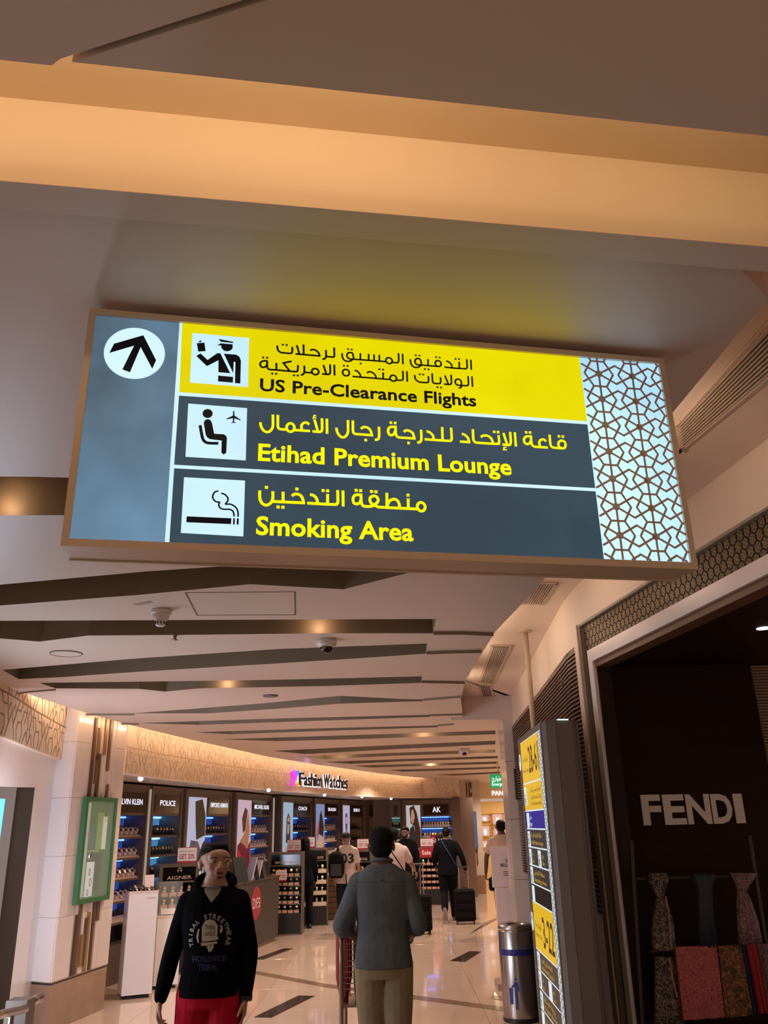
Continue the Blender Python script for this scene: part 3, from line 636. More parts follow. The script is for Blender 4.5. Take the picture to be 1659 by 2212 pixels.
# ---- poster stand
ps = thing('poster_stand', 'white advertising stand with a small poster beside the pillar', 'stand', (1.28, 10.95, 0))
yp = 10.9; xL = PY(1073, 1950, yp).x
w_st = mat('stand_white', 'cfc0c0', .35)
MB().box((xL+.23, yp+.06, .56), (.46, .10, .98)).build('column', w_st, ps)
MB().box((xL+.22, yp+.05, .035), (.56, .40, .07)).build('base', mat('stand_base', '9a8478', .3), ps)
zt = PY(1070, 1828, yp).z; zb = PY(1070, 1917, yp).z
MB().bevbox((xL+.19, yp-.01, (zt+zb)/2), (.46, .03, zt-zb), .004).build('poster_frame', w_st, ps)
pm = MB(); PF = lambda x, y: Vector((x, yp-.0262, y)); cx = xL+.20
vf = text_vf('IRIS', .055, bold=.03, width=.12); pm.merge(vf, lambda a, b_: PF(cx-.06+a, zt-.18+b_)); vf = text_vf('BELLA FIORI', .05, bold=.03, width=.26); pm.merge(vf, lambda a, b_: PF(cx-.13+a, zt-.23+b_))
for k in range(3): pm.poly2([(cx-.10, zt-.29-k*.02), (cx+.12, zt-.29-k*.02), (cx+.12, zt-.283-k*.02), (cx-.10, zt-.283-k*.02)], PF)
pm.build('poster_text', mat('poster_ink', '4a3a40', .6), ps)
pm = MB(); pm.poly2([(cx-.03, zt-.07), (cx+.03, zt-.07), (cx+.03, zt-.02), (cx-.03, zt-.02)], PF); pm.build('poster_logo', mat('poster_logo', '7a3060', .6, col2='2040a0', noise=.5, nscale=40), ps)
bx = PY(1104, 2003, 9.9); t = thing('black_device', 'small black box device above the litter bin', 'device', bx); MB().bevbox((bx.x, 9.9, bx.z+.01), (.08, .07, .09), .008).build('case', M['black'], t)
MB().box((bx.x, 9.865, bx.z+.02), (.05, .004, .04)).build('screen', M['gloss'], t); MB().tube([(bx.x, 9.93, bx.z-.04), (bx.x, 9.93, .0)], .012).build('post', M['steel'], t)

# ================================================================== HANGING SIGN
SA = Vector((-.6505, 1.569)); SB = Vector((.7245, 1.847)); sd_ = (SB-SA).normalized(); SN = Vector((sd_.y, -sd_.x)); SL = (SB-SA).length; SZ = 2.3375; SH = .5627
sign = thing('hanging_sign', 'large backlit wayfinding sign in a champagne metal frame below the ceiling', 'sign', (SA.x, SA.y, SZ))
SF = lambda o: (lambda x, y: Vector((SA.x+sd_.x*x+SN.x*o, SA.y+sd_.y*x+SN.y*o, SZ+y)))
fw_ = .0145
def sslab(b, P, o0, o1): b.loft([[SF(o0)(*p) for p in P], [SF(o1)(*p) for p in P]]); return b
for P in ([(0, 0), (SL, 0), (SL-fw_, fw_+.002), (fw_, fw_+.002)], [(0, SH), (fw_, SH-fw_), (SL-fw_, SH-fw_), (SL, SH)], [(0, 0), (fw_, fw_+.002), (fw_, SH-fw_), (0, SH)], [(SL, 0), (SL, SH), (SL-fw_, SH-fw_), (SL-fw_, fw_+.002)]):
    P = [(p[0]+(SL/2-p[0])*.0003, p[1]+(SH/2-p[1])*.0003) for p in P]
    sslab(MB(), P, -.03, .004).build('frame', M['alu'], sign)
sslab(MB(), [(.004, .004), (SL-.004, .004), (SL-.004, SH-.002), (.004, SH-.002)], -.095, -.03).build('housing', M['alu'], sign)
sslab(MB(), [(.001, .001), (SL-.001, .001), (SL-.001, SH-.002), (.001, SH-.002)], -.104, -.097).build('back_rim', M['alu'], sign)
sslab(MB(), [(.12, SH), (SL-.12, SH), (SL-.12, SH+.022), (.12, SH+.022)], -.08, -.03).build('mount', M['dark'], sign)
EWH = emit('sign_white', 'dcfcff', 1.0, noise=.1, nscale=2.5, col2='c4ecff'); EYL = emit('sign_yellow', 'ece000', 1.05, noise=.10, nscale=3.5, col2='dccb00'); ESL = emit('sign_slate', '2f3f4a', 1.1, noise=.1, nscale=3, col2='3a4c58'); EGR = emit('sign_greyblue', '7397b4', 1.0, noise=.5, nscale=2.2, col2='4a5c68')
EKK = emit('sign_black', '0b0a12', .6); EYT = emit('sign_yellow_text', 'f4ea00', 1.15)
sslab(MB(), [(fw_, fw_), (SL-fw_, fw_), (SL-fw_, SH-fw_), (fw_, SH-fw_)], -.03, -.004).build('light_panel', emit('sign_light', 'c8f2ff', 1.3, noise=.3, nscale=2.0, col2='9cc8ec'), sign)
def sq(x0a, x0b, x1a, x1b, y0, y1, o, m, name):       # slightly skew rectangles; a bottom, b top
    k = MB(); k.poly2([(x0a, y0), (x1a, y0), (x1b, y1), (x0b, y1)], SF(o)); return k.build(name, m, sign)
sq(fw_, fw_, .2015, .1975, fw_+.003, SH-fw_, -.003, EGR, 'left_panel')
sq(.208, .2035, 1.1735, 1.1735, .3693, SH-fw_, -.003, EYL, 'yellow_row')
sq(.2085, .208, 1.1735, 1.1735, .1935, .3610, -.003, ESL, 'dark_row')
sq(.2105, .209, 1.1735, 1.1735, fw_+.003, .1855, -.003, ESL, 'dark_row')
for P_ in ([(.2015, fw_+.003), (.2105, fw_+.003), (.2035, SH-fw_), (.1975, SH-fw_)], [(.2085, .361), (1.1735, .361), (1.1735, .3693), (.208, .3693)], [(.2095, .1855), (1.1735, .1855), (1.1735, .1935), (.209, .1935)]):
    k = MB(); k.poly2(P_, SF(-.0025)); k.build('white_bar', EWH, sign)
k = MB(); k.poly2([(.1055+.0655*math.cos(a), .459+.0655*math.sin(a)) for a in [PI/32*k for k in range(64)]], SF(-.002)); k.build('arrow_disc', EWH, sign)
def strokes(lst, o, m, name):
    k = MB(); F = SF(o)
    for q in lst:
        c = q[2:]; P = [(c[i], c[i+1]) for i in range(0, len(c)-1, 2)]
        if q[0] == 'p': k.ribbon2(P, q[1], F)
        elif q[0] == 's': k.ribbon2(catmull(P), q[1], F)
        elif q[0] == 'd': h = q[1]/2; x, y = P[0]; k.poly2([(x-h, y-h), (x+h, y-h), (x+h, y+h), (x-h, y+h)], F)
        elif q[0] == 'f': k.poly2(P, F)
        elif q[0] == 'o': x, y, rx, ry = q[2:]; k.ribbon2([(x+rx*math.cos(a), y+ry*math.sin(a)) for a in [PI/16*i for i in range(32)]], q[1], F, closed=True)
    return k.build(name, m, sign)
TR = {"arabic_top":[["p",.0043,.888,.5146,.8876,.486],["s",.0043,.8778,.515,.8778,.5025,.8777,.4939,.8761,.4898,.8718,.4877,.864,.4874,.8415,.4871,.8204,.4878],["p",.0043,.8583,.5059,.8579,.4882],["s",.0043,.8255,.5042,.8306,.5038,.8363,.4993,.839,.4943,.8395,.4885],["d",.0046,.8496,.513],["d",.0046,.8584,.5132],["d",.0046,.8011,.5134],["d",.0046,.8101,.5133],["d",.0046,.7719,.4778],["d",.0046,.7807,.4777],["d",.0046,.751,.5137],["d",.0046,.76,.5137],["o",.0043,.8055,.4961,.0075,.0081],["p",.0043,.8075,.4883,.7828,.4879,.7636,.4881],["p",.0043,.7807,.5062,.7802,.4886],["s",.0043,.7642,.4879,.7636,.4933,.7624,.501,.7596,.5044,.755,.5053,.7502,.5025,.7485,.4971,.7498,.4907,.7549,.4882,.7642,.4881],["s",.0043,.7371,.5017,.7374,.4935,.7403,.4853,.7459,.4806,.7523,.4806,.7582,.483,.7624,.4873],["p",.0043,.888,.468,.8877,.4392],["s",.0043,.8783,.4681,.8783,.4568,.878,.4477,.8762,.443,.872,.4413,.8602,.441],["s",.0043,.8602,.441,.8605,.45,.8575,.4563,.8523,.4575,.8471,.4547,.8451,.4487,.8474,.4431,.8525,.441,.8602,.441],["s",.0043,.8602,.4416,.8596,.4371,.8568,.4343,.8527,.4333],["s",.0043,.8361,.4684,.836,.457,.8358,.4466,.8332,.4419,.8285,.4409,.8168,.4411],["p",.0043,.8204,.4649,.828,.4415],["s",.0043,.8093,.4592,.8094,.4495,.8085,.4436,.804,.4411,.7947,.4409,.7907,.4427,.7892,.4477,.7892,.4681],["d",.0046,.8007,.4311],["d",.0046,.8094,.4309],["d",.0046,.7588,.4624],["d",.0046,.7672,.4625],["s",.0043,.7463,.4597,.7468,.4517,.7498,.4456,.7554,.442,.7623,.4409,.7739,.4413,.778,.4427,.7796,.4469,.7796,.4594],["p",.0043,.7185,.5151,.7185,.4862],["s",.0043,.7085,.5159,.7087,.5048,.7084,.4944,.7065,.4901,.7024,.4889,.6921,.4887],["o",.0043,.685,.4929,.0078,.0081],["p",.0043,.6778,.4895,.6486,.4894,.5999,.4889],["p",.0043,.6618,.5066,.6617,.489],["p",.0043,.649,.5067,.6489,.4891],["p",.0043,.6359,.5068,.6359,.4892],["p",.0043,.6161,.5071,.616,.489],["d",.0046,.6164,.4788],["d",.0046,.5868,.515],["d",.0046,.5956,.5148],["d",.0046,.6613,.4674],["d",.0046,.6698,.4673],["d",.0046,.5767,.4694],["d",.0046,.5854,.4695],["s",.0043,.5999,.4886,.5994,.4958,.5972,.5047,.591,.5063,.5859,.5036,.5841,.498,.5858,.492,.5908,.4889,.5999,.4888],["s",.0043,.5726,.5027,.5729,.4946,.5756,.4866,.5812,.4823,.5874,.4819,.5931,.484,.5982,.4887],["p",.0043,.7275,.4681,.7276,.4395],["s",.0043,.7176,.4684,.7177,.4578,.7176,.4476,.716,.4436,.7114,.442,.7017,.4418],["o",.0043,.694,.4462,.0078,.008],["p",.0043,.6866,.4421,.5966,.4423],["p",.0043,.67,.4597,.6698,.4415],["s",.0043,.6313,.4546,.6356,.458,.6413,.4581,.648,.4542,.6518,.4482,.6528,.4426],["s",.0043,.6018,.4587,.6074,.458,.6124,.453,.6152,.4475,.6157,.4431],["o",.0043,.5814,.4511,.008,.0086],["s",.0046440000000000006,.5537,.5166,.554,.5041,.5541,.4938,.5522,.4902,.5483,.4901,.5355,.4902],["s",.0046440000000000006,.5343,.508,.5347,.4984,.5347,.492,.5333,.4861,.5305,.4833,.526,.482],["p",.0046440000000000006,.5218,.4902,.4632,.4904],["s",.0046440000000000006,.4972,.5032,.502,.5055,.5081,.5055,.5143,.5016,.5182,.4962,.5196,.4899],["p",.0046440000000000006,.4816,.5177,.4823,.4903],["p",.0046440000000000006,.4659,.5142,.4723,.4906],["s",.0046440000000000006,.4209,.5089,.4214,.501,.4245,.4943,.43,.491,.4366,.4906,.4498,.4906,.4541,.4918,.4555,.496,.4555,.5087],["d",.0049,.4335,.5124],["d",.0049,.4424,.5122],["d",.0049,.4111,.4335],["d",.0049,.4199,.4337],["d",.0049,.4608,.4333],["d",.0049,.4693,.4335],["d",.0049,.3894,.4739],["d",.0049,.3984,.4741],["p",.0046440000000000006,.554,.4699,.5546,.4409],["s",.0046440000000000006,.5441,.4702,.5444,.4599,.5446,.4492,.5428,.4446,.5389,.4427,.5253,.443],["p",.0046440000000000006,.5285,.4666,.5356,.4433],["o",.0046440000000000006,.5096,.4475,.008,.0081],["p",.0046440000000000006,.5028,.4435,.4855,.4435],["s",.0046440000000000006,.484,.4613,.4843,.4532,.4844,.4469,.4834,.4412,.4807,.4372,.476,.4353],["s",.0046440000000000006,.4691,.4612,.4694,.4556,.4692,.4499,.4683,.4457,.4648,.4435,.4419,.4434,.4202,.4439,.4062,.4436,.4013,.4457,.3991,.4505,.3988,.4592,.3986,.4666],["s",.0046440000000000006,.3991,.4657,.3916,.4651,.3857,.4623,.3829,.4558,.3853,.4498,.391,.4481,.3963,.4514,.3985,.4566],["p",.0046440000000000006,.4547,.47,.4359,.4636,.4506,.4439],["p",.0046440000000000006,.4198,.4623,.4202,.4439]],"arabic_lounge":[["s",.006,.3881,.3077,.3889,.3005,.3922,.2925,.3966,.287,.4029,.2845,.4091,.2867,.4137,.2929,.4158,.3013,.4157,.3143,.4152,.3289],["s",.006,.4262,.329,.4265,.3151,.4269,.3009,.4288,.2958,.4342,.2938,.4458,.2938],["o",.006,.455,.2994,.0087,.0105],["p",.006,.4637,.2938,.499,.294],["s",.006,.4965,.3096,.4933,.3135,.4879,.3143,.4821,.3109,.4795,.3048,.4805,.2942],["s",.006,.5257,.3279,.526,.313,.5261,.3011,.5245,.2956,.5191,.2932,.5042,.2936],["p",.006,.5087,.3237,.5164,.295],["p",.006,.5368,.3278,.5374,.2898],["s",.0028799999999999997,.5125,.3323,.5092,.3343,.5065,.3313,.5087,.3285],["p",.0028799999999999997,.5039,.3263,.513,.3284],["s",.006,.5588,.3067,.5596,.299,.5629,.2909,.5677,.2853,.5731,.2833,.5791,.2861,.5834,.2924,.5853,.3009,.5853,.3141,.5853,.3277],["s",.006,.5965,.3278,.5966,.3149,.5966,.3017,.5981,.2964,.6025,.294,.6112,.2938,.6429,.2934],["s",.006,.6149,.3078,.6191,.3117,.6246,.3131,.6322,.3109,.6376,.304,.6399,.294],["d",.0064,.6257,.2802],["d",.0064,.6852,.3287],["d",.0064,.6952,.3287],["s",.006,.6569,.3163,.657,.306,.657,.2952,.656,.288,.6526,.2835,.6466,.2825],["s",.006,.6955,.3183,.6855,.318,.6798,.3137,.678,.3069,.68,.2993,.686,.2967,.6922,.3013,.6947,.3088],["s",.006,.6956,.3218,.6957,.3137,.6959,.304,.6978,.2957,.7036,.2923,.7125,.2922,.7424,.2922],["s",.006,.7147,.3072,.7198,.3112,.7243,.3118,.7315,.3093,.7369,.3036,.7391,.2919],["d",.0064,.7253,.2799],["s",.006,.7562,.3157,.7562,.305,.756,.294,.7548,.2879,.7513,.2835,.7457,.2822],["s",.006,.7634,.2919,.7899,.2918,.8216,.2919,.8262,.2934,.8285,.2985,.8286,.3126,.8286,.3263],["p",.006,.8071,.3264,.8063,.2927],["s",.006,.7688,.312,.7738,.3117,.7804,.3073,.7841,.3015,.7851,.2924],["p",.006,.8481,.2919,.873,.2918],["s",.006,.8536,.3119,.8592,.3108,.8658,.3054,.8689,.2995,.8698,.2916],["s",.006,.8813,.3262,.8811,.3151,.8808,.3028,.8819,.2961,.8857,.2925,.8926,.2917,.9374,.292,.9422,.2941,.9438,.2986,.9435,.3152],["s",.006,.8994,.3072,.9066,.3114,.9147,.3119,.9215,.3087,.9263,.3023,.9282,.2926],["d",.0064,.9335,.3232],["d",.0064,.9431,.323],["d",.0064,1.0132,.3276],["d",.0064,1.0229,.3277],["d",.0064,1.0956,.3228],["d",.0064,1.1055,.3228],["s",.006,.9732,.3257,.973,.313,.9727,.2993,.9706,.293,.9658,.2908,.9512,.2914],["p",.006,.9561,.3217,.963,.2925],["p",.006,.9847,.3256,.9843,.2882],["s",.006,1.0251,.3174,1.0144,.3169,1.0082,.3129,1.0058,.3066,1.0076,.2992,1.0138,.2966,1.0207,.3008,1.0233,.3078],["s",.006,1.0242,.3203,1.0241,.3116,1.0241,.3029,1.0255,.2949,1.031,.2912,1.0393,.2909,1.0643,.291],["s",.006,1.0616,.3069,1.0567,.3113,1.0501,.3109,1.0449,.3062,1.0437,.2992,1.0447,.2913],["s",.006,1.0716,.3255,1.0716,.3149,1.0715,.3036,1.0725,.2962,1.0763,.2924,1.0846,.2917,1.1026,.2917,1.1077,.2949,1.1101,.3025,1.108,.3093,1.1017,.312,1.0947,.3084,1.0917,.3025,1.0933,.2952,1.099,.2916],["s",.0028799999999999997,.9605,.2837,.9565,.2847,.9534,.282,.9561,.2795],["p",.0028799999999999997,.9513,.2776,.9619,.2783]],"arabic_smoking":[["s",.0065,.3916,.1437,.392,.1279,.3944,.119,.3993,.1129,.4067,.1104,.4141,.1143,.4187,.121,.42,.1295,.4196,.1435],["p",.0065,.42,.1197,.4897,.1199],["p",.0065,.4418,.1434,.4421,.1203],["s",.0065,.4608,.1345,.4658,.1387,.4719,.1398,.4792,.1372,.4841,.1303,.4864,.12],["d",.0069,.4057,.1517],["d",.0069,.4715,.1515],["d",.0069,.4318,.1075],["d",.0069,.4421,.1074],["d",.0069,.529,.1511],["d",.0069,.5389,.151],["s",.0065,.4945,.1198,.5256,.1194,.5549,.1197,.5598,.1219,.5615,.1272,.5614,.1397,.5612,.154],["p",.0065,.539,.1435,.5387,.1201],["s",.0065,.5002,.1397,.5059,.1393,.512,.1351,.5157,.1287,.517,.1196],["p",.0065,.5729,.1538,.5731,.116],["s",.0065,.6134,.1454,.6028,.1451,.5972,.1414,.595,.1334,.597,.1256,.6038,.1233,.6107,.1276,.6127,.1343],["s",.0065,.6128,.1483,.6131,.1396,.6132,.1317,.615,.1228,.6205,.1189,.6336,.1193,.6424,.1233,.6494,.1297,.6515,.1364,.6478,.1428,.6416,.1445,.6352,.1415,.6326,.1354,.635,.1282,.6424,.1227,.6511,.1192,.6586,.1185,.7395,.1184],["p",.0065,.6714,.1535,.6708,.1195],["s",.0065,.6713,.1228,.6766,.1337,.683,.1381,.6894,.1391,.6956,.1354,.6986,.1289,.6996,.121],["p",.0065,.7197,.1427,.7192,.1193],["d",.0069,.7196,.1505],["d",.0069,.6023,.1557],["d",.0069,.6124,.1556],["d",.0069,.637,.1549],["d",.0069,.6468,.1548],["o",.0065,.7489,.1242,.009,.0104]],"officer":[["f",0,.2389,.4971,.2558,.5005,.2596,.4784,.2433,.4755],["f",0,.2409,.4999,.2478,.5063,.2489,.5012],["f",0,.2864,.5132,.2969,.5119,.3203,.5087,.32,.5055,.2918,.5062],["f",0,.2839,.4963,.2925,.5023,.3191,.502,.3195,.4924,.3164,.4864,.3084,.4823,.3,.4833,.2941,.49,.2932,.4964],["f",0,.2397,.4636,.2484,.4714,.2651,.4558,.2849,.4748,.2893,.476,.2926,.4756,.3168,.426,.2905,.4262,.2891,.4572,.2659,.4405,.2637,.4403],["f",0,.3003,.4755,.3279,.4756,.3354,.4711,.3394,.4606,.3403,.4015,.3283,.4017,.3272,.4548,.3251,.4572,.3232,.455,.3235,.4266],["f",0,.2905,.4179,.3237,.417,.3237,.4023,.2906,.4027]],"seated":[["f",0,.2649,.2974,.2677,.3043,.2735,.3069,.2793,.3045,.2829,.2975,.2888,.2722,.3095,.2723,.315,.2686,.3167,.2627,.3168,.2284,.3117,.2233,.3063,.2277,.3056,.2567,.2806,.2583,.2741,.2621,.2706,.269],["f",0,.3273,.3313,.3298,.3315,.3308,.3198,.3447,.3106,.3439,.3086,.331,.313,.3305,.3047,.3338,.3018,.3335,.3005,.3291,.3021,.3249,.3004,.3244,.3018,.3277,.3049,.3274,.3129,.3138,.309,.3137,.3112,.3271,.3195],["f",0,.2832,.3213,.2829,.3183,.282,.3156,.2803,.3131,.2782,.3112,.2756,.3099,.2727,.3093,.2699,.3095,.2672,.3104,.2648,.312,.2629,.3141,.2617,.3167,.2612,.3196,.2614,.3225,.2623,.3252,.264,.3277,.2661,.3296,.2687,.331,.2716,.3316,.2745,.3314,.2772,.3305,.2795,.3289,.2814,.3267,.2827,.3241],["s",.0067,.2575,.2908,.2641,.2614,.2694,.2523,.278,.2489,.299,.2496]],"cigarette":[["f",0,.2419,.0768,.3341,.0769,.3339,.0636,.2419,.0635],["f",0,.3378,.0771,.3415,.077,.3417,.0631,.338,.0631],["f",0,.3456,.0772,.3497,.0772,.3497,.0632,.3456,.0633],["s",.0035,.3043,.1375,.2972,.1348,.2931,.1267,.2943,.1189,.3003,.1129,.309,.1122],["s",.0035,.309,.1122,.3064,.1072,.3092,.0995,.3165,.0965,.3298,.0967,.3372,.092,.3397,.0809],["s",.0035,.3101,.1326,.318,.1303,.3246,.1228,.3245,.1149,.3207,.1084,.3314,.1085,.3419,.1023,.3471,.0924,.3479,.0807]],"icons":[["f",0,.2275,.5238,.3558,.5235,.3579,.3942,.2296,.395],["f",0,.2292,.3424,.3576,.341,.3592,.213,.2311,.2134],["f",0,.231,.1656,.3595,.1653,.3605,.0377,.2322,.0397]],"arrow":[["f",0,.1207,.5065,.1531,.4448,.1464,.422,.1174,.475,.0998,.409,.0831,.4148,.1029,.4773,.052,.4538,.0599,.4784]]}
strokes(TR['icons'], -.0022, EWH, 'icon_panel')
strokes(TR['arrow'], -.0012, EKK, 'arrow')
strokes(TR['arabic_top'], -.0014, EKK, 'arabic_text')
strokes(TR['arabic_lounge'], -.0014, EYT, 'arabic_text')
strokes(TR['arabic_smoking'], -.0014, EYT, 'arabic_text')
strokes(TR['officer'], -.0012, EKK, 'pictogram'); strokes(TR['seated'], -.0012, EKK, 'pictogram'); strokes(TR['cigarette'], -.0012, EKK, 'pictogram')
def stext(body, x, y, capw, caph, m, bold):
    h = max(v[1] for v in text_vf('E', 1.0, bold=bold)[0]); full = twidth(text_vf(body, 1.0, bold=bold, space=1.02)); words = body.split(' '); pre = ''
    for wd in words:                                  # each word a part of its own
        x0 = twidth(text_vf(pre+wd, 1.0, bold=bold, space=1.02)); ww = text_vf(wd, 1.0, bold=bold, space=1.02); x0 -= twidth(ww)
        k = MB(); k.merge(ww, lambda a, b_: SF(-.0013)(x+(a+x0)/full*capw, y+b_/h*caph)); k.build('english_text', m, sign); pre += wd+' '
stext('US Pre-Clearance Flights', .3842, .3875, .510, .0315, EKK, .024)
stext('Etihad Premium Lounge', .3855, .2150, .583, .0405, EYT, .026)
stext('Smoking Area', .3865, .0435, .342, .0410, EYT, .026)
lk = MB(); F = SF(-.0008); px_, py_ = .0905, .0712; LX0, LX1, LY0, LY1 = 1.1745, SL-fw_, fw_+.004, SH-fw_
def clipseg(a, b_):
    t0, t1 = 0.0, 1.0; dx, dy = b_[0]-a[0], b_[1]-a[1]
    for p, q in ((-dx, a[0]-LX0), (dx, LX1-a[0]), (-dy, a[1]-LY0), (dy, LY1-a[1])):
        if abs(p) < 1e-12:
            if q < 0: return None
        else:
            r = q/p
            if p < 0: t0 = max(t0, r)
            else: t1 = min(t1, r)
    return ((a[0]+dx*t0, a[1]+dy*t0), (a[0]+dx*t1, a[1]+dy*t1)) if t0 < t1 else None
for i in range(-1, 3):
    for j in range(-1, 9):
        cx, cy = 1.2195+i*px_, .0772+(j-1)*py_+.0008*i; hp = py_/2; hv = px_/2-.0072; hb = px_*.19
        S = [((cx, cy-hp), (cx, cy+hp))]
        for sx in (-1, 1):
            for sy in (-1, 1):
                S.append(((cx, cy), (cx+sx*px_/2, cy+sy*py_*.365)))
                S.append(((cx+sx*hv, cy), (cx+sx*hb, cy+sy*hp)))
        S.append(((cx-hb, cy+hp), (cx+hb, cy+hp)))
        for a, c in S:
            q = clipseg(a, c)
            if q:
                lk.ribbon2(q, .0054, F)
                for e_ in q:
                    if LX0+.003 < e_[0] < LX1-.003 and LY0+.003 < e_[1] < LY1-.003: lk.poly2([(e_[0]+.0027*math.cos(PI/4*t), e_[1]+.0027*math.sin(PI/4*t)) for t in range(8)], F)
        if LX0 < cx < LX1 and LY0 < cy < LY1: lk.poly2([(cx+.0098*math.cos(PI/3*t), cy+.0098*math.sin(PI/3*t)) for t in range(6)], F)
k2 = len(lk.v)
lk.build('lattice', mat('sign_lattice', 'd0b29c', .5), sign, kind='stuff')
# ================================================================== LEFT SIDE
C1 = Vector((-3.368, 9.141)); C2 = Vector((-3.183, 10.272)); CL = Vector((-3.60, 9.26))
pd = (C2-C1).normalized(); pn = Vector((pd.y, -pd.x))         # pn: outwards into the hall (+x)
PLn = (C2-C1).length
def q2(s, o=0): q = C1+pd*s+pn*o; return (q.x, q.y)
pl = thing('pillar', 'white marble pillar with vertical wood strips and a glossy brown stone base, left', 'pillar', (C1.x, C1.y, 0))
MB().prism([q2(0, -.004), q2(PLn, -.004), q2(PLn, -.4), tuple(CL)], .435, 3.28).build('core', M['marble'], pl)
MB().prism([q2(0, .006), q2(PLn+.0, .006), q2(PLn, -.4), (CL.x-.01, CL.y-.005)], 0, .41).build('stone_base', M['brownstone'], pl)
MB().prism([q2(.004, -.0), q2(PLn, -.0), q2(PLn, -.4), tuple(CL+Vector((.006, .004)))], .408, .425).build('base_reveal', M['dark'], pl)
MB().prism([q2(-.0, .006), q2(PLn, .006), q2(PLn, -.4), tuple(CL)], .424, .436).build('base_trim', M['steel'], pl)
s0 = .30; s1_ = PLn-.26
for k in range(5):
    z0, z1 = .437+k*.57, .437+(k+1)*.57-.003
    MB().prism([q2(0, -.003), q2(s0, -.003), q2(s0, .014), q2(0.0, .014)], z0, z1).build('marble_panel', M['marble'], pl)
    MB().prism([q2(s1_, -.003), q2(PLn, -.003), q2(PLn, .014), q2(s1_, .014)], z0, z1).build('marble_panel', M['marble'], pl)
    d = (CL-C1); MB().prism([tuple(C1+Vector((-.002, -.016))), tuple(C1+Vector((0, 0))), tuple(CL), tuple(CL+Vector((-.003, -.016)))], z0, z1).build('marble_panel', M['white'], pl)
brn = mat('strip_brown', '6a4c38', .35, metal=.2); gld = mat('strip_gold', '9c7a50', .3, metal=.5); crm = mat('strip_cream', 'd8c4b2', .3)
N = 12; wS = (s1_-s0)/N
pat = [(1, [(2.55, 3.0, 'b'), (1.6, 2.55, 'd'), (.0, 1.0, 'd')]), (2, [(2.9, 3.3, 'c'), (.44, 1.3, 'b')]), (3, [(2.55, 3.3, 'g'), (2.3, 2.62, 'b')]), (4, [(1.9, 2.62, 'd'), (.5, .8, 'g')]), (5, [(.5, .95, 'd')]), (6, [(2.62, 3.3, 'g'), (.44, 1.0, 'g')]), (8, [(2.45, 3.3, 'b'), (.44, 1.2, 'd')]), (9, [(1.5, 2.3, 'b')]), (10, [(.9, 1.2, 'b')])]
mm = {'b': brn, 'd': mat('strip_dark', '4a3328', .35), 'g': gld, 'c': crm}
for k in range(N):
    x0 = s0+k*wS+.004; x1 = s0+(k+1)*wS-.004; dd = .004+.008*((k*5) % 3)/2
    MB().prism([q2(x0, -.003), q2(x1, -.003), q2(x1, dd), q2(x0, dd)], .437, 3.28).build('wall_strip', crm, pl)
for k, lst in pat:
    for (z0, z1, c) in lst:
        x0 = s0+k*wS; x1 = s0+(k+1)*wS-.002; MB().prism([q2(x0, .0), q2(x1, .0), q2(x1, .024), q2(x0, .024)], max(z0, .437), z1).build('wood_strip', mm[c], pl)
# green display window on the pillar
gw = thing('display_window', 'green framed glass display case fixed to the strips of the left pillar', 'display case', (*q2(.5), 1.1))
grn = mat('green_frame', '2f6b3c', .4); GZ0, GZ1 = 1.10, 2.16; g0, g1 = .225, .94
GQ = lambda o: (lambda x, y: Vector((*q2(x, o), y)))
for (a, b_, c, d) in ((g0, g0+.055, GZ0, GZ1), (g1-.055, g1, GZ0, GZ1), (g0+.055, g1-.055, GZ0, GZ0+.045), (g0+.055, g1-.055, GZ1-.045, GZ1)):
    MB().prism([q2(a, .026), q2(b_, .026), q2(b_, .07), q2(a, .07)], c, d).build('frame', grn, gw)
MB().prism([q2(g0+.05, .026), q2(g1-.05, .026), q2(g1-.05, .03), q2(g0+.05, .03)], GZ0+.04, GZ1-.04).build('back_panel', emit('green_glow', '4f7a38', .45, noise=.3, nscale=3), gw)
for (x0, x1, z0, z1, m_) in ((.30, .40, 1.16, 2.10, emit('case_pale', 'c8ccb4', .5)), (.58, .72, 1.62, 2.0, emit('case_lime', '86a850', .5)), (.40, .52, 1.62, 1.86, emit('case_teal', '3a7a70', .45)), (.70, .80, 1.62, 1.96, emit('case_cream', 'e4e0c0', .6)), (.52, .74, 1.2, 1.58, emit('case_dkgreen', '1f5a30', .4)), (.42, .66, 1.60, 1.615, emit('case_shelf', 'b0b860', .5)), (.60, .86, 1.90, 1.96, emit('case_olive', '7a7a30', .5))):
    MB().prism([q2(x0, .031), q2(x1, .031), q2(x1, .036), q2(x0, .036)], z0, z1).build('backdrop_panel', m_, gw)
MB().prism([q2(.42, .036), q2(.56, .036), q2(.56, .052), q2(.42, .052)], 1.16, 1.50).build('podium', emit('case_white', 'e8e8e0', .6), gw)
k = MB()
for (x, y, r) in ((.47, 1.40, .03), (.50, 1.30, .035), (.46, 1.20, .026), (.38, 1.78, .03)): k.ribbon2([(x+r*.6*math.cos(PI/8*t), y+r*math.sin(PI/8*t)) for t in range(16)], .014, GQ(.053), closed=True)
k.build('circle_print', emit('case_coral', 'd8503c', .5), gw)
MB().ell((*q2(.42, .052), 1.56), (.03, .018, .04), 16, 10).build('watch_bust', M['steel'], gw, True)
MB().ribbon2([(.42+.028*math.cos(PI/8*t), 1.66+.05*math.sin(PI/8*t)) for t in range(16)], .012, GQ(.05), closed=True).build('bangle', M['steel'], gw)
MB().prism([q2(g0+.05, .058), q2(g1-.05, .058), q2(g1-.05, .060), q2(g0+.05, .060)], GZ0+.04, GZ1-.04).build('glass', mat('case_glass', 'f4fff6', .02, alpha=.10), gw)
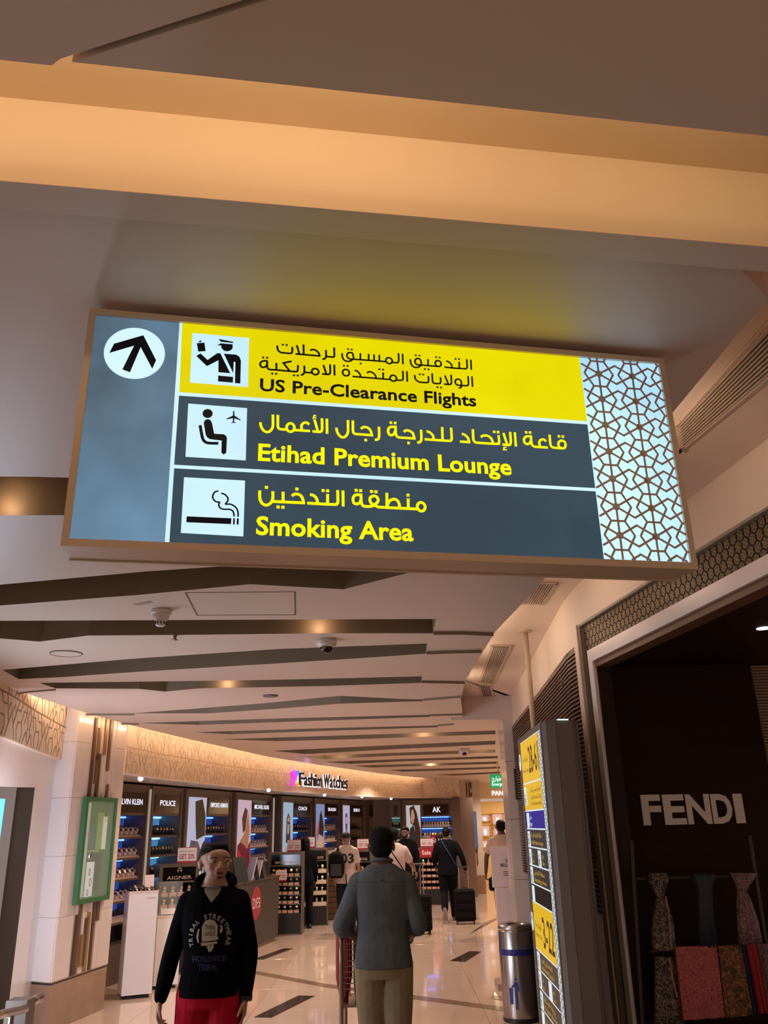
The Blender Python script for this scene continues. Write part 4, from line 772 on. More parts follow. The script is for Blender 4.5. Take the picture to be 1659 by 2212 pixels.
# left wall
lwall = [(-2.75, 2.0), (-2.95, 5.0), (-3.13, 6.74), (-3.35, 7.9), (-3.60, 9.255)]
b = MB()
for i in range(len(lwall)-1): b.wall(lwall[i], lwall[i+1], 0, 2.53, .05)
b.build('wall_left', M['white'], kind='structure')
# frieze above it: plaster band with dark incised lines
fz = [(-2.62, 2.0), (-2.88, 5.0), (-3.08, 6.74), (-3.30, 7.9), (-3.52, 9.20)]
b = MB()
for i in range(len(fz)-1): b.wall(fz[i], fz[i+1], 2.53, 3.30, .12)
fl_ = b.build('wall_left_frieze', M['frieze'], kind='structure')
UNIT = [[(0, 0), (.10, .16), (.20, 0)], [(.05, .08), (.05, .22)], [(.30, 0), (.24, .12), (.30, .24), (.42, .24), (.46, .12), (.40, 0)], [(.20, .24), (.12, .40), (.24, .40), (.30, .24)], [(.50, 0), (.58, .18), (.50, .38), (.44, .50)], [(.58, .18), (.66, .30), (.58, .42), (.52, .30), (.58, .18)], [(.0, .50), (.08, .34), (.02, .20)], [(.30, .50), (.36, .38), (.46, .38), (.50, .38)], [(.12, .40), (.16, .50)]]
def frieze_lines(P, z0, z1, w, m, parent, off, name='incised_lines', s=1.0):
    """relief line pattern laid along a plan polyline"""
    P = [Vector(p) for p in P]; acc = [0]
    for i in range(len(P)-1): acc.append(acc[-1]+(P[i+1]-P[i]).length)
    def at(x, y):
        x = max(0, min(acc[-1]-1e-6, x)); i = max(j for j in range(len(P)-1) if acc[j] <= x)
        d = (P[i+1]-P[i]).normalized(); q = P[i]+d*(x-acc[i])+Vector((d.y, -d.x))*off; return Vector((q.x, q.y, y))
    k = MB(); n = int(acc[-1]/(.66*s))+1; H_ = (z1-z0)/2
    for r in range(2):
        for i in range(n):
            ox = i*.66*s+(.33*s if r else 0); fl = (i+r) % 2
            for st in UNIT:
                pts = []
                for (x, y) in st:
                    X = ox+(x if not fl else .66-x)*s; Y = z0+r*H_+y/.5*H_
                    pts.append((X, min(max(Y, z0+.004), z1)))
                pts = [p for p in pts if p[0] < acc[-1]-.01]
                if len(pts) > 1: k.ribbon2(pts, w, at)
    nn = 40; k.ribbon2([(acc[-1]*i/nn, z0+H_) for i in range(nn+1)], w, at)
    return k.build(name, m, parent, kind='stuff')
frieze_lines([fz[1], fz[2], fz[3], fz[4]], 2.535, 3.20, .011, M['groove'], fl_, .003, s=1.0)
# LED screen totem
st_ = thing('screen_totem', 'tall freestanding lit advertising screen with grey side at the far left', 'screen', (-2.7, 6.2, 0))
tq = [PZ(33, 1700, 2.12), PZ(75, 1700, 2.12)]; ta = Vector((PY(33, 1705, 6.15).x, 6.15)); tb_ = Vector((PY(75, 1705, 6.25).x, 6.25)); tc_ = Vector((ta.x-.55, 5.1)); 
MB().prism([ta, tb_, tb_+Vector((-.62, .15)), tc_+Vector((-.3, .3)), tc_], 0, 2.11).build('body', mat('totem_grey', '6a605c', .5), st_)
e = (ta-tc_).normalized(); en = Vector((e.y, -e.x)); TQ = lambda o: (lambda x, y: Vector((tc_.x+e.x*x+en.x*o, tc_.y+e.y*x+en.y*o, y)))
L_ = (ta-tc_).length
k = MB(); k.loft([[TQ(0)(x, y) for x, y in ((0, .3), (L_, .3), (L_, 2.11), (0, 2.11))], [TQ(.02)(x, y) for x, y in ((0, .3), (L_-.004, .3), (L_-.004, 2.11), (0, 2.11))]]); k.build('frame', mat('totem_white', 'e0e4ec', .3), st_)
k = MB(); k.poly2([(.05, .4), (L_-.09, .4), (L_-.09, 2.03), (.05, 2.03)], TQ(.022)); k.build('screen', emit('screen_blue', '6cc0ea', 2.0, noise=.25, nscale=1.2, col2='50a8dc'), st_)
lamp('AREA', (-2.78, 6.60, 1.2), 50, (.76, .80, 1.0), .5, 1.6, rot=(math.radians(84), 0, math.radians(2)), name='totem_fill')  # added fill behind the totem for the left wall; no screen faces it
lamp('AREA', (-2.75, 5.25, 1.3), 26, (.84, .88, 1.0), .6, 1.5, rot=(math.radians(97), 0, math.radians(-95)), name='totem_fill')  # extra lamp at the lit screen's face, carries its light to the ceiling
# hand rail
hr = thing('handrail', 'short steel handrail with a square metal post, bottom left corner', 'handrail', PY(55, 2170, 6.9)); 
a = PY(52, 2176, 5.75); MB().box((a.x-.04, a.y+.04, a.z-.32), (.13, .13, .72)).build('post', M['grey'], hr)
MB().tube([PY(88, 2155, 6.05), PY(60, 2166, 5.88)], .026, 16).build('rail', M['steel'], hr, True)
MB().tube([PY(54, 2179, 5.68), PY(0, 2192, 5.2), PY(-40, 2202, 4.9)], .024, 16).build('rail', M['steel'], hr, True)
p = PY(26, 2188, 5.42); MB().tube([(p.x, p.y, 0), (p.x, p.y, p.z+.01)], .016).build('baluster', M['steel'], hr)

# ================================================================== WATCH SHOP
FP = [(-3.16, 10.25), (-3.02, 11.6), (-2.62, 13.9), (-1.98, 16.5), (-.98, 19.5), (-.35, 20.9), (.40, 22.3), (.85, 22.75)]
ZF = 2.45
b = MB()
for i in range(len(FP)-1): b.wall(FP[i], FP[i+1], ZF, 3.30, .10)
b.wall(FP[-1], (1.80, 22.95), ZF, 3.30, .1)
ff = b.build('wall_shop_frieze', M['frieze'], kind='structure')
frieze_lines(FP, ZF+.005, 3.05, .011, mat('groove_pale', 'd0b292', .6), ff, .003, s=.8)
frieze_lines([FP[-1], (1.80, 22.95)], ZF+.005, 3.05, .011, MATS['groove_pale'], ff, .003, s=.8)
so = MB(); so.prism([(p[0]+.0, p[1]) for p in FP]+[(1.80, 22.95), (1.8, 24.0), (-.6, 24.0), (-2.2, 20.5), (-3.0, 17.5), (-3.9, 14.5), (-4.3, 12.0), (-4.4, 10.25), (-3.16, 10.25)], ZF-.02, ZF).build('ceiling_soffit', M['white'], kind='structure')
bw = MB()
BP = [(-4.3, 10.3), (-4.2, 12.6), (-3.8, 15.2), (-3.0, 18.6), (-2.2, 20.9), (-1.2, 22.4), (-.5, 23.6), (2.2, 23.6)]
for i in range(len(BP)-1): bw.wall(BP[i], BP[i+1], 0, ZF, .08)
bw.build('wall_shop_back', mat('shop_wall', '8a7060', .6), kind='structure')
# soffit spot lamps
for i, (u, v, lab) in enumerate([(302, 1679, 'bright spot lamp on the soffit above the first cabinets'), (579, 1704, 'bright spot lamp on the soffit left of the shop lettering'), (700, 1714, 'bright spot lamp on the soffit just under the black lettering'), (781, 1718, 'spot lamp on the soffit right of the lettering'), (844, 1722, 'spot lamp at the far right end of the soffit')]):
    p = PZ(u, v+3, ZF-.028); t = thing('spot_lamp', lab, 'lamp', p, 0, 'track spots under the shop soffit')
    MB().tube([(p.x, p.y+.05, ZF-.018), (p.x, p.y+.04, p.z+.01)], .012, 8).build('stem', M['white'], t)
    MB().tube([(p.x, p.y+.10, p.z+.02), (p.x+.01, p.y-.0, p.z)], [.030, .036], 14).build('housing', M['white'], t)
    MB().ell((p.x+.01, p.y-.01, p.z), (.030, .012, .026), 12, 6).build('bulb', emit('bulb_cool', 'fff4ec', 5), t)
for p in ((-2.9, 11.4), (-2.5, 13.3), (-2.1, 15.2), (-1.5, 17.2), (-.8, 19.4), (0, 21.2), (1.1, 21.9)):
    lamp('SPOT', (p[0]+.45, p[1]-.1, 2.86), 22, (1, .80, .66), .05, spot=2.2, blend=.9, rot=(0, -.25, 0), name='shop_light')
# shop lettering
lt = thing('shop_lettering', 'black backlit shop lettering reading Fashion Watches with a coloured star emblem', 'lettering', (-1.2, 18.4, 2.6))
FA, FB = FP[3], FP[4]; fdir = (Vector(FB)-Vector(FA)).normalized(); fno = Vector((fdir.y, -fdir.x))
def LM(o): return lambda u, v: (lambda p: Vector((p.x+fno.x*o, p.y+fno.y*o, p.z)))(ON(FA, FB, u, v))
chars = 'Fashion Watches'; xs = [642, 653, 661, 668, 676, 681, 687, 0, 696, 709, 716, 722, 729, 736, 742, 748]; tops = []
for i, ch in enumerate(chars):
    if ch == ' ': continue
    u0 = xs[i]; u1 = (xs[i+1] if xs[i+1] else 692); vf = text_vf(ch, 1.0, bold=.02); h = .72; w = twidth(vf)
    yb = 1695.5+(u0-642)*.083
    k = MB(); n = None
    k.merge(vf, lambda a, b_: LM(.045)(u0+a/w*(u1-u0-.6), yb-b_/h*27.5)); n = len(k.v)
    k.merge(vf, lambda a, b_: LM(.03)(u0+a/w*(u1-u0-.6), yb-b_/h*27.5))
    k.build('letter', M['gloss'], lt)
    k = MB(); k.merge(text_vf(ch, 1.0, bold=.05), lambda a, b_: LM(.012)(u0+a/w*(u1-u0-.6)-.2, yb-b_/h*27.5+.5)); k.build('halo', emit('halo_white', 'f4f0ff', 1.6), lt)
for pts, c in (([(626, 1667), (632, 1664), (637, 1676), (634, 1684), (630, 1698), (625, 1697), (630, 1681)], 'e030d8'), ([(632, 1670), (638, 1664), (641, 1668), (637, 1677)], '2c78e8'), ([(633, 1684), (637, 1688), (635, 1694), (631, 1692)], '88d030'), ([(636, 1690), (640, 1692), (640, 1698), (635, 1697)], 'f08020')):
    k = MB(); k.poly2(pts, LM(.06)); k.poly2(pts, LM(.03)); k.build('emblem_ray', emit('emblem_'+c, c, 1.5), lt)
lamp('POINT', LM(.3)(632, 1680), 1.0, (.8, .3, 1.0), .05, name='emblem_light')
wm_ = mat('watch_metal', 'b8a890', .2, metal=.9); 
def watch_mesh(kind):
    b = MB(); b.m = 0; b.bevbox((0, 0, .02), (.032, .05, .04), .008); b.m = 1
    b.lathe([(.019, .0), (.021, .005), (.019, .010)], (0, -.024, .05), 10, Matrix.Rotation(PI/2-.5, 3, 'X')); b.m = 2
    b.tube([(0, -.012, .012), (0, -.024, .03), (0, -.020, .055), (0, .0, .075), (0, .022, .06)], .008, 6)
    me = bpy.data.meshes.new('wristwatch'); me.from_pydata(b.v, [], b.f)
    cols = {'l': ('d8c4b4', 'd8c8b0'), 'd': ('1c1818', 'c0a878'), 'g': ('e8d8b8', 'c8a868')}[kind]
    for m_ in (mat('stand_'+kind, cols[0], .5), mat('face_'+kind, cols[1], .2, metal=.8), mat('strap_'+kind, '4a3a34' if kind == 'd' else 'c8a890', .4)): me.materials.append(m_)
    for p, mi in zip(me.polygons, b.mi): p.material_index = mi
    return me
WME = {k: watch_mesh(k) for k in 'ldg'}
wcount = 0
def watches(A, B, z, n, kind, label, group, off=0.0, sc=1.0):
    global wcount
    A = Vector(A); B = Vector(B); d = (B-A).normalized(); an = math.atan2(d.y, d.x)
    for i in range(n):
        if wcount >= 300: return
        p = A.lerp(B, (i+.5)/n)
        o = bpy.data.objects.new('wristwatch', WME[kind]); C.objects.link(o); wcount += 1
        o.location = (p.x, p.y, z+.0005); o.rotation_euler = (0, 0, an+random.uniform(-.1, .1)); o.scale = (sc,)*3; tag(o, label, 'watch', group)
tp = mat('taupe_frame', '5e4e42', .4); navy = mat('navy_back', '3c548c', .5); ltb = emit('strip_blue', '4c78f0', 5); ltc = emit('strip_cyan', '5ca8f0', 7); ltt = emit('strip_teal', '88b8b0', 1.0)
def cabinet(u0, u1, v0, v1, text, tcol, label, shelves, kind, strip, poster=None, zt=2.40, AB=None, grp=None, th=.036, nw=8, back=None):
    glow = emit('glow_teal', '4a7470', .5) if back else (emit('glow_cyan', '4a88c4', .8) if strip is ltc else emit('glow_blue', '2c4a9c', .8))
    if AB: A, B = Vector(AB[0]), Vector(AB[1])
    else: A = PZ(u0, v0, zt).to_2d(); B = PZ(u1, v1, zt).to_2d()
    d = (B-A).normalized(); n = Vector((-d.y, d.x)); Lc = (B-A).length; D = .36
    t = thing('watch_cabinet', label, 'cabinet', (A.x, A.y, 0), 0, None)
    def P(s, o): q = A+d*s+n*o; return (q.x, q.y)     # o>0 backwards
    def blk(s0, s1, o0, o1, z0, z1, m, name, par=t): return MB().prism([P(s0, o0), P(s1, o0), P(s1, o1), P(s0, o1)], z0, z1).build(name, m, par)
    w = min(.075, Lc*.08); ps_ = Lc*poster[0] if poster else 0
    blk(0, w, 0, D, 0, zt, tp, 'side_panel'); blk(Lc-w, Lc, 0, D, 0, zt, tp, 'side_panel'); blk(w, Lc-w, 0, D, zt-.07, zt, tp, 'top_panel')
    blk(w, Lc-w, D-.02, D, 0, zt-.07, back or navy, 'back_panel'); blk(w, Lc-w, .01, D-.02, 0, .45, tp, 'plinth')
    x0 = w+ps_; zh = zt-.40
    hd = blk(x0, Lc-w, .02, .05, zh, zt-.07, tp, 'header'); hp = blk(x0+.05, Lc-w-.05, .012, .022, zh+.035, zt-.105, mat('header_gloss', '2a1e18', .12), 'header_panel')
    if text:
        wtot = Lc-w-x0-.14; vf = text_vf(text, .1, bold=.012); tw_ = wtot*(min(.86, .10*len(text)+.06) if len(text) > 2 else .34)
        k = MB(); hh = max(v[1] for v in vf[0]); k.merge(vf, lambda a, b_: Vector((*P(x0+.08+(wtot-tw_)/2+a/twidth(vf)*tw_, .008), zh+(.14 if len(text) > 2 else .10)+b_/hh*th*(2.0 if len(text) > 2 else 3.6)))); k.build('lettering', tcol, t)
    if poster:
        blk(w, x0, .015, .05, 0.86, zt-.07, tp, 'poster_frame'); 
        pm_ = poster_mesh(P, w+.035, x0-.03, 1.02, zt-.12, poster[1], t)
    nsh = len(shelves); top = zh
    for i, zs_ in enumerate(shelves):
        s0, s1 = (x0 if zs_ > .9 else w), Lc-w
        blk(s0, s1, .03, D-.02, zs_-.025, zs_, tp, 'shelf')
        upper = (shelves[i-1]-.025) if i else zh
        blk(s0+.01, s1-.01, D-.05, D-.025, upper-.028, upper-.006, strip, 'light_strip')
        blk(s0+.01, s1-.01, D-.026, D-.0215, upper-.125, upper-.028, glow, 'painted_glow')  # emissive band painting the strip's light as it fades down the back
        tr = MB(); tr.loft([[Vector((*P(s0+.02, .05), zs_)), Vector((*P(s1-.02, .05), zs_)), Vector((*P(s1-.02, .20), zs_+.001)), Vector((*P(s0+.02, .20), zs_+.001))], [Vector((*P(s0+.02, .05), zs_+.012)), Vector((*P(s1-.02, .05), zs_+.012)), Vector((*P(s1-.02, .20), zs_+.06)), Vector((*P(s0+.02, .20), zs_+.06))]])
        tr.build('watch_tray', mat('tray_'+kind, {'l': 'c8a898', 'd': '191514', 'g': 'd8c8a8'}[kind], .5), t)
        if zs_ > (1.0 if v0 > 1705 else .85): watches(P(s0+.04, .10), P(s1-.04, .10), zs_+.026, nw, kind, 'small wristwatch on a sloping tray of the '+grp, 'watches in the '+grp, sc=1.25)
        if i % 2 == 0 and kind == 'l':
            nf = 7
            for q in range(nf): 
                if random.random() < .9: blk(s0+.04+q*(s1-s0-.1)/nf, s0+.04+(q+.6)*(s1-s0-.1)/nf, .20, .205, zs_+.07, min(zs_+.14, upper-.03), mat('watch_sleeve', '5a4a48', .3), 'back_card')
    return t, P, Lc
def poster_mesh(P, s0, s1, z0, z1, kind, t):
    f = lambda o: (lambda x, y: Vector((*P(s0+(s1-s0)*x, o), z0+(z1-z0)*y)))
    bgs = {'a': 'c8c4e0', 'b': 'd8b8c8', 'c': 'a8c0d8', 'd': '8a98c8', 'e': 'c8bcd8', 'f': 'd0c8cc'}
    k = MB(); k.poly2([(0, 0), (1, 0), (1, 1), (0, 1)], f(.008)); po = k.build('poster', emit('poster_bg_'+kind, bgs[kind], .75), t)
    L = {'a': [('3c3020', [(.35, .95), (.75, .98), (.95, .8), (.98, .55), (.5, .5), (.42, .7)]), ('6a5a58', [(.2, .5), (.6, .48), (.9, .3), (.7, .1), (.1, .3)]), ('3a2c14', [(.1, .0), (.9, .0), (1, .5), (.85, .45), (.5, .2)]), ('e0dcc8', [(.55, .0), (.62, .12), (.85, .14), (.95, .0)])],
         'b': [('7a2028', [(.02, .02), (.98, .02), (.98, .45), (.7, .35), (.5, .5), (.05, .4)]), ('b87850', [(.2, .45), (.5, .55), (.75, .85), (.9, .6), (.8, .35), (.5, .4)]), ('5a3020', [(.3, .75), (.5, .9), (.7, .86), (.55, .6), (.4, .55)]), ('c83038', [(.0, .02), (.5, .05), (.45, .22), (.1, .35)])],
         'c': [('4a2c20', [(.3, .4), (.35, .75), (.5, .84), (.68, .78), (.75, .45), (.6, .35)]), ('d0987c', [(.42, .55), (.43, .74), (.55, .8), (.64, .72), (.6, .54), (.5, .5)]), ('c88468', [(.15, .05), (.3, .3), (.45, .35), (.8, .1), (.95, .02), (.3, .0)]), ('7a1820', [(.0, .0), (.4, .0), (.2, .18), (.0, .1)]), ('3c3840', [(.42, .67), (.64, .66), (.63, .70), (.43, .71)])],
         'd': [('b8282c', [(.0, .0), (1, .0), (1, .3), (.6, .45), (.2, .3)]), ('e0a880', [(.1, .35), (.5, .5), (.9, .4), (.9, .28), (.3, .22)]), ('3c2420', [(.3, .5), (.4, .8), (.6, .9), (.9, .6), (.8, .45)]), ('c85840', [(.05, .5), (.3, .75), (.35, .6), (.2, .4)])],
         'e': [('5a5468', [(.35, .6), (.35, .85), (.65, .85), (.65, .6), (.55, .5), (.55, .2), (.45, .2), (.45, .5)]), ('d8d0d8', [(.42, .66), (.42, .78), (.58, .78), (.58, .66)]), ('c89858', [(.46, .3), (.46, .42), (.56, .42), (.56, .3)])],
         'f': [('4a2a1c', [(.25, .95), (.55, 1), (.75, .85), (.98, .5), (.95, .1), (.7, .2), (.55, .6), (.3, .65)]), ('d09a80', [(.32, .72), (.38, .9), (.5, .92), (.6, .78), (.5, .66), (.4, .64)]), ('383234', [(.1, .3), (.25, .55), (.5, .62), (.65, .4), (.7, .05), (.2, .02)]), ('c88a70', [(.12, .3), (.15, .22), (.55, .12), (.72, .2), (.65, .28), (.4, .26)])]}[kind]
    for i, (c, pts) in enumerate(L): k = MB(); k.poly2(pts, f(.006-.0012*i)); k.build('print', emit('print_'+c, c, .7), po)
S5 = [1.73, 1.47, 1.21, .95, .70]
LW = emit('letter_white', 'f4f0ff', 1.2)
cabinet(236, 327, 1690, 1697, 'CALVIN KLEIN', LW, 'first watch cabinet right of the left pillar, blue lit, with pale watches', S5, 'l', ltb, grp='first cabinet right of the pillar', nw=7)
cabinet(331, 398, 1697, 1703, 'POLICE', LW, 'second watch cabinet with cyan lit shelves and dark watches', S5, 'd', ltc, grp='second cabinet from the pillar', nw=8)
cabinet(404, 503, 1703, 1711, 'EMPORIO ARMANI', LW, 'wide watch cabinet with a tall rider poster, behind the man in the hoodie', S5, 'd', ltb, poster=(.40, 'a'), grp='wide cabinet behind the hoodie man', nw=8)
cabinet(512, 589, 1711, 1719, 'MICHAEL KORS', LW, 'watch cabinet with a red dress poster and pale watches', S5, 'l', ltb, poster=(.38, 'b'), grp='cabinet with the red dress poster', nw=7)
cabinet(609, 675, 1719, 1724, 'COACH', LW, 'watch cabinet with a poster of a person in sunglasses, left below the lettering', S5, 'd', ltb, poster=(.34, 'c'), grp='cabinet with the sunglasses poster', nw=7)
cabinet(680, 734, 1724, 1728, 'SKAGEN', LW, 'watch cabinet with an orange red poster and gold watches', S5, 'g', ltb, poster=(.36, 'd'), grp='cabinet with the orange poster', nw=7)
cabinet(738, 786, 1728, 1731, 'SEIKO', LW, 'watch cabinet with a single watch poster, above the man in a cap', S5, 'd', ltb, poster=(.33, 'e'), grp='cabinet with the single watch poster', nw=6)
cabinet(795, 820, 1731, 1732, '', LW, 'narrow watch cabinet with greenish light left of the pale gap', S5, 'd', ltt, grp='narrow greenish cabinet', nw=3, back=mat('teal_back', '3c5a58', .5))
cabinet(836, 858, 1732, 1731, '', LW, 'narrow watch cabinet with greenish light right of the pale gap', S5, 'd', ltt, zt=2.38, grp='narrow cabinet beside the portrait', nw=3, AB=((-.02, 22.5), (.25, 22.5)), back=MATS['teal_back'])
tt, P_, Lc_ = cabinet(860, 972, 1731, 1731, 'AK', LW, 'wide watch cabinet with the portrait poster and bright cream shelves at the hall end', S5, 'g', ltb, poster=(.32, 'f'), grp='wide cabinet at the hall end', nw=10, AB=((.27, 22.55), (1.62, 22.7)), zt=2.38)
cm = MB(); cm.wall((1.62, 22.7), (1.78, 22.7), 0, ZF, .3); cm.build('wall_shop_end', tp, kind='structure')
# light columns between cabinets
for u, v in ((324, 1700), (500, 1714), (590, 1720), (822, 1733)):
    p = PZ(u+2, v, 2.38); t = tag(MB().box((p.x, p.y, 1.2), (.03, .02, 2.3)).build('light_column', emit('column_glow', 'c8b4a0' if u != 822 else 'e8c8a0', .6)), {324: 'thin beaded light column right of the first cabinet', 500: 'thin light column right of the wide cabinet', 590: 'thin pale light column beside the red dress cabinet', 822: 'pale light column in the gap between the narrow cabinets'}[u], 'light')

# gondolas ------------------------------------------------------------
def card(p, an, w, h, text, sub, label, foot=True):
    t = thing('promotion_card', label, 'sign', p, an, None)
    MB().box((0, 0, h/2), (w, .006, h)).build('card', mat('card_white', 'e0d4d0', .5), t, local=True)
    f = lambda x, y: Vector((x, -.004, y))
    k = MB(); k.poly2([(-w/2, .0), (w/2, 0), (w/2, h*.14), (-w/2, h*.14)], f); k.poly2([(-w/2, h*.96), (w/2, h*.96), (w/2, h), (-w/2, h)], f); k.build('red_band', M['print_r'], t, local=True)
    vf = text_vf(text, .1, bold=.02, width=w*.82); hh = max(v[1] for v in vf[0]); k = MB(); k.merge(vf, lambda a, b_: f(-w*.41+a, h*.28+b_/hh*h*.3)); k.build('print', M['print_r'], t, local=True)
    vf = text_vf(sub, .1, width=w*.8); hh = max(v[1] for v in vf[0]); k = MB(); k.merge(vf, lambda a, b_: f(-w*.40+a, h*.70+b_/hh*h*.09)); k.build('print', M['print_k'], t, local=True)
    return t
def gondola(A, B, h, text, label, rows, D=.36, kind='d', grp='', white=False, npr=5, base=.35):
    A = Vector(A); B = Vector(B); d = (B-A).normalized(); n = Vector((-d.y, d.x)); Lc = (B-A).length
    t = thing('display_stand', label, 'display stand', (A.x, A.y, 0))
    def P(s, o): q = A+d*s+n*o; return (q.x, q.y)
    def blk(s0, s1, o0, o1, z0, z1, m, name): return MB().prism([P(s0, o0), P(s1, o0), P(s1, o1), P(s0, o1)], z0, z1).build(name, m, t)
    blk(0, .03, 0, D, .02, h, tp, 'side_panel'); blk(Lc-.03, Lc, 0, D, .02, h, tp, 'side_panel'); blk(.03, Lc-.03, 0, D, h-.02, h, tp, 'top_panel')
    blk(.03, Lc-.03, D-.02, D, .02, h-.02, M['black'], 'back_panel'); blk(.0, Lc, -.01, D, 0, .02, tp, 'foot'); blk(.03, Lc-.03, .0, D-.02, .02, base, mat('gondola_base', '17110f', .55), 'base')
    blk(.03, Lc-.03, .0, .03, h-.24, h-.02, tp, 'header'); blk(.05, Lc-.05, -.006, .0, h-.215, h-.04, M['gloss'], 'header_panel')
    if text:
        vf = text_vf(text, .1, bold=.006); hh = max(v[1] for v in vf[0]); W_ = Lc*.62; k = MB()
        k.merge(vf, lambda a, b_: Vector((*P(Lc*.19+a/twidth(vf)*W_, -.009), h-.195+b_/hh*.045))); k.build('lettering', mat('letter_beige', 'b8a898', .4), t)
    z = h-.26; step = (h-.26-base)/rows
    for r in range(rows):
        zb = h-.26-(r+1)*step
        blk(.03, Lc-.03, .01, D-.02, zb-.012, zb, mat('gondola_shelf', '2a211d', .3), 'shelf')
        if white: blk(.04, Lc-.04, .0, .10, zb, zb+.07, mat('cream_block', 'c8b49c', .5), 'display_block')
        else:
            for q in range(npr): blk(.05+q*(Lc-.1)/npr, .05+(q+.82)*(Lc-.1)/npr, .03, .16, zb, zb+.05, mat('stand_block', '3a302c' if kind == 'd' else 'c89c84', .5), 'display_block')
        hb = .07 if white else .05
        for q in range(npr):
            if wcount < 300: watches(P(.05+q*(Lc-.1)/npr, .06), P(.05+(q+.82)*(Lc-.1)/npr, .06), zb+hb, 1, 'g' if kind != 'd' else 'd', 'wristwatch on a display block of the '+grp, 'watches on the '+grp, sc=1.1)
        if not white and r % 2 == 0 and kind != 'd':
            for q in range(npr): blk(.07+q*(Lc-.1)/npr, .04+(q+.8)*(Lc-.1)/npr, .17, .18, zb+.05, zb+.16, M['leather'], 'back_card')
    return t, P, Lc
A = PZ(329, 2111, 0); Bx = PY(432, 1866, 12.75).x
ga, Pa, La = gondola((A.x+.0, A.y), (PY(431, 1866, 12.55).x, 12.55), 1.36, 'AIGNER', 'dark watch display stand with a horseshoe logo header beside the hoodie man', 5, kind='p', grp='stand beside the hoodie man', npr=4)
k = MB(); k.ribbon2([(.027*math.cos(a), .03*math.sin(a)) for a in [-.9+ (PI+1.8)*i/14 for i in range(15)]], .008, lambda x, y: Vector((*Pa(La*.5+x, -.01), 1.28+y))); k.ribbon2([(-.018, .0), (.018, .0)], .006, lambda x, y: Vector((*Pa(La*.5+x, -.01), 1.28+y))); k.build('horseshoe_logo', MATS['letter_beige'], ga)
q = Pa(La*.72, .1); card((q[0], q[1], 1.361), .25, .26, .21, 'GET 20%', 'SPEND AND SAVE MORE', 'white and red GET 20% card on top of the stand beside the hoodie man')
gb_, Pb, Lb = gondola(PZ(576, 2021, 0).to_2d(), PZ(653, 2019, 0).to_2d(), 1.37, 'EMPORIO ARMANI', 'dark watch display stand just behind the counter with a red round logo', 5, kind='d', grp='stand behind the counter', npr=5)
q = Pb(Lb*.70, .2); card((q[0], q[1], 1.371), .05, .25, .21, 'GET 20%', 'SPEND AND SAVE MORE', 'GET 20% card on top of the dark stand behind the counter')
q = Pb(Lb*.38, -.02); card((q[0], q[1], .88), .05, .20, .20, 'GET 20%', 'SPEND AND SAVE MORE', 'GET 20% card low on the shelf of the stand behind the counter')
tg = bpy.data.objects['display_stand.001']
gc, Pc, Lc1 = gondola(PZ(650, 2002, 0).to_2d(), PZ(709, 1999, 0).to_2d(), 1.40, 'MICHAEL KORS', 'display stand with cream watch blocks, right of the dark one', 4, kind='g', grp='stand with cream blocks', npr=4, white=True)
q = Pc(Lc1*.30, .2); card((q[0], q[1], 1.401), .05, .25, .21, 'GET 20%', 'SPEND AND SAVE MORE', 'GET 20% card on top of the stand with cream blocks')
gd, Pd_, Ld = gondola(PZ(752, 1990, 0).to_2d(), PZ(806, 1990, 0).to_2d(), 1.33, 'GUESS', 'dark display stand partly hidden between the man in a cap and the man in blue', 4, kind='g', grp='stand behind the men', npr=4)
q = Pd_(Ld*.55, .2); card((q[0], q[1], 1.331), .05, .25, .21, 'GET 20%', 'SPEND AND SAVE MORE', 'GET 20% card on top of the stand behind the men')
ge, Pe, Le = gondola((.64, 21.6), (1.22, 21.5), 1.27, '', 'dark display stand with a red Sale header at the far end', 5, kind='g', grp='stand with the red header', npr=4)
k = MB(); k.prism([Pe(.03, -.014), Pe(Le-.03, -.014), Pe(Le-.03, -.006), Pe(.03, -.006)], 1.05, 1.25); k.build('sale_header', M['print_r'], ge)
k = MB(); vf = text_vf('Sale', .14, bold=.01); k.merge(vf, lambda a, b_: Vector((*Pe(.08+a, -.017), 1.11+b_))); k.build('lettering', M['print_w'], ge)
q = Pe(Le*.30, .2); card((q[0], q[1], 1.271), 0, .30, .20, 'GET 20%', 'SPEND AND SAVE MORE', 'pale promotion card on top of the stand with the red header')
sc_ = thing('sale_sign', 'tall red Sale sign behind the man in black', 'sign', (1.12, 22.3, 1.2)); MB().box((1.14, 22.3, 1.40), (.34, .02, .28)).build('panel', M['print_r'], sc_); MB().box((1.14, 22.3, .63), (.03, .02, 1.26)).build('post', M['dark'], sc_)
k = MB(); vf = text_vf('Sale', .17, bold=.01); k.merge(vf, lambda a, b_: Vector((1.0+a, 22.285, 1.36+b_))); k.build('lettering', M['print_w'], sc_)
bu = thing('display_bust', 'black display bust with two earrings on the stand with the red header', 'bust', (*Pe(Le*.92, .15), 1.27)); q = Pe(Le*.86, .2)
MB().loft([[Vector((q[0]+r*math.cos(a), q[1]+.5*r*math.sin(a), z)) for a in [PI/8*k for k in range(16)]] for r, z in ((.13, 1.272), (.12, 1.34), (.09, 1.42), (.10, 1.50), (.08, 1.58), (.03, 1.62))]).build('torso', M['black'], bu, True)
for s in (-1, 1): MB().ell((q[0]+s*.03, q[1]-.06, 1.44), (.012, .008, .02)).build('earring', M['white'], bu)
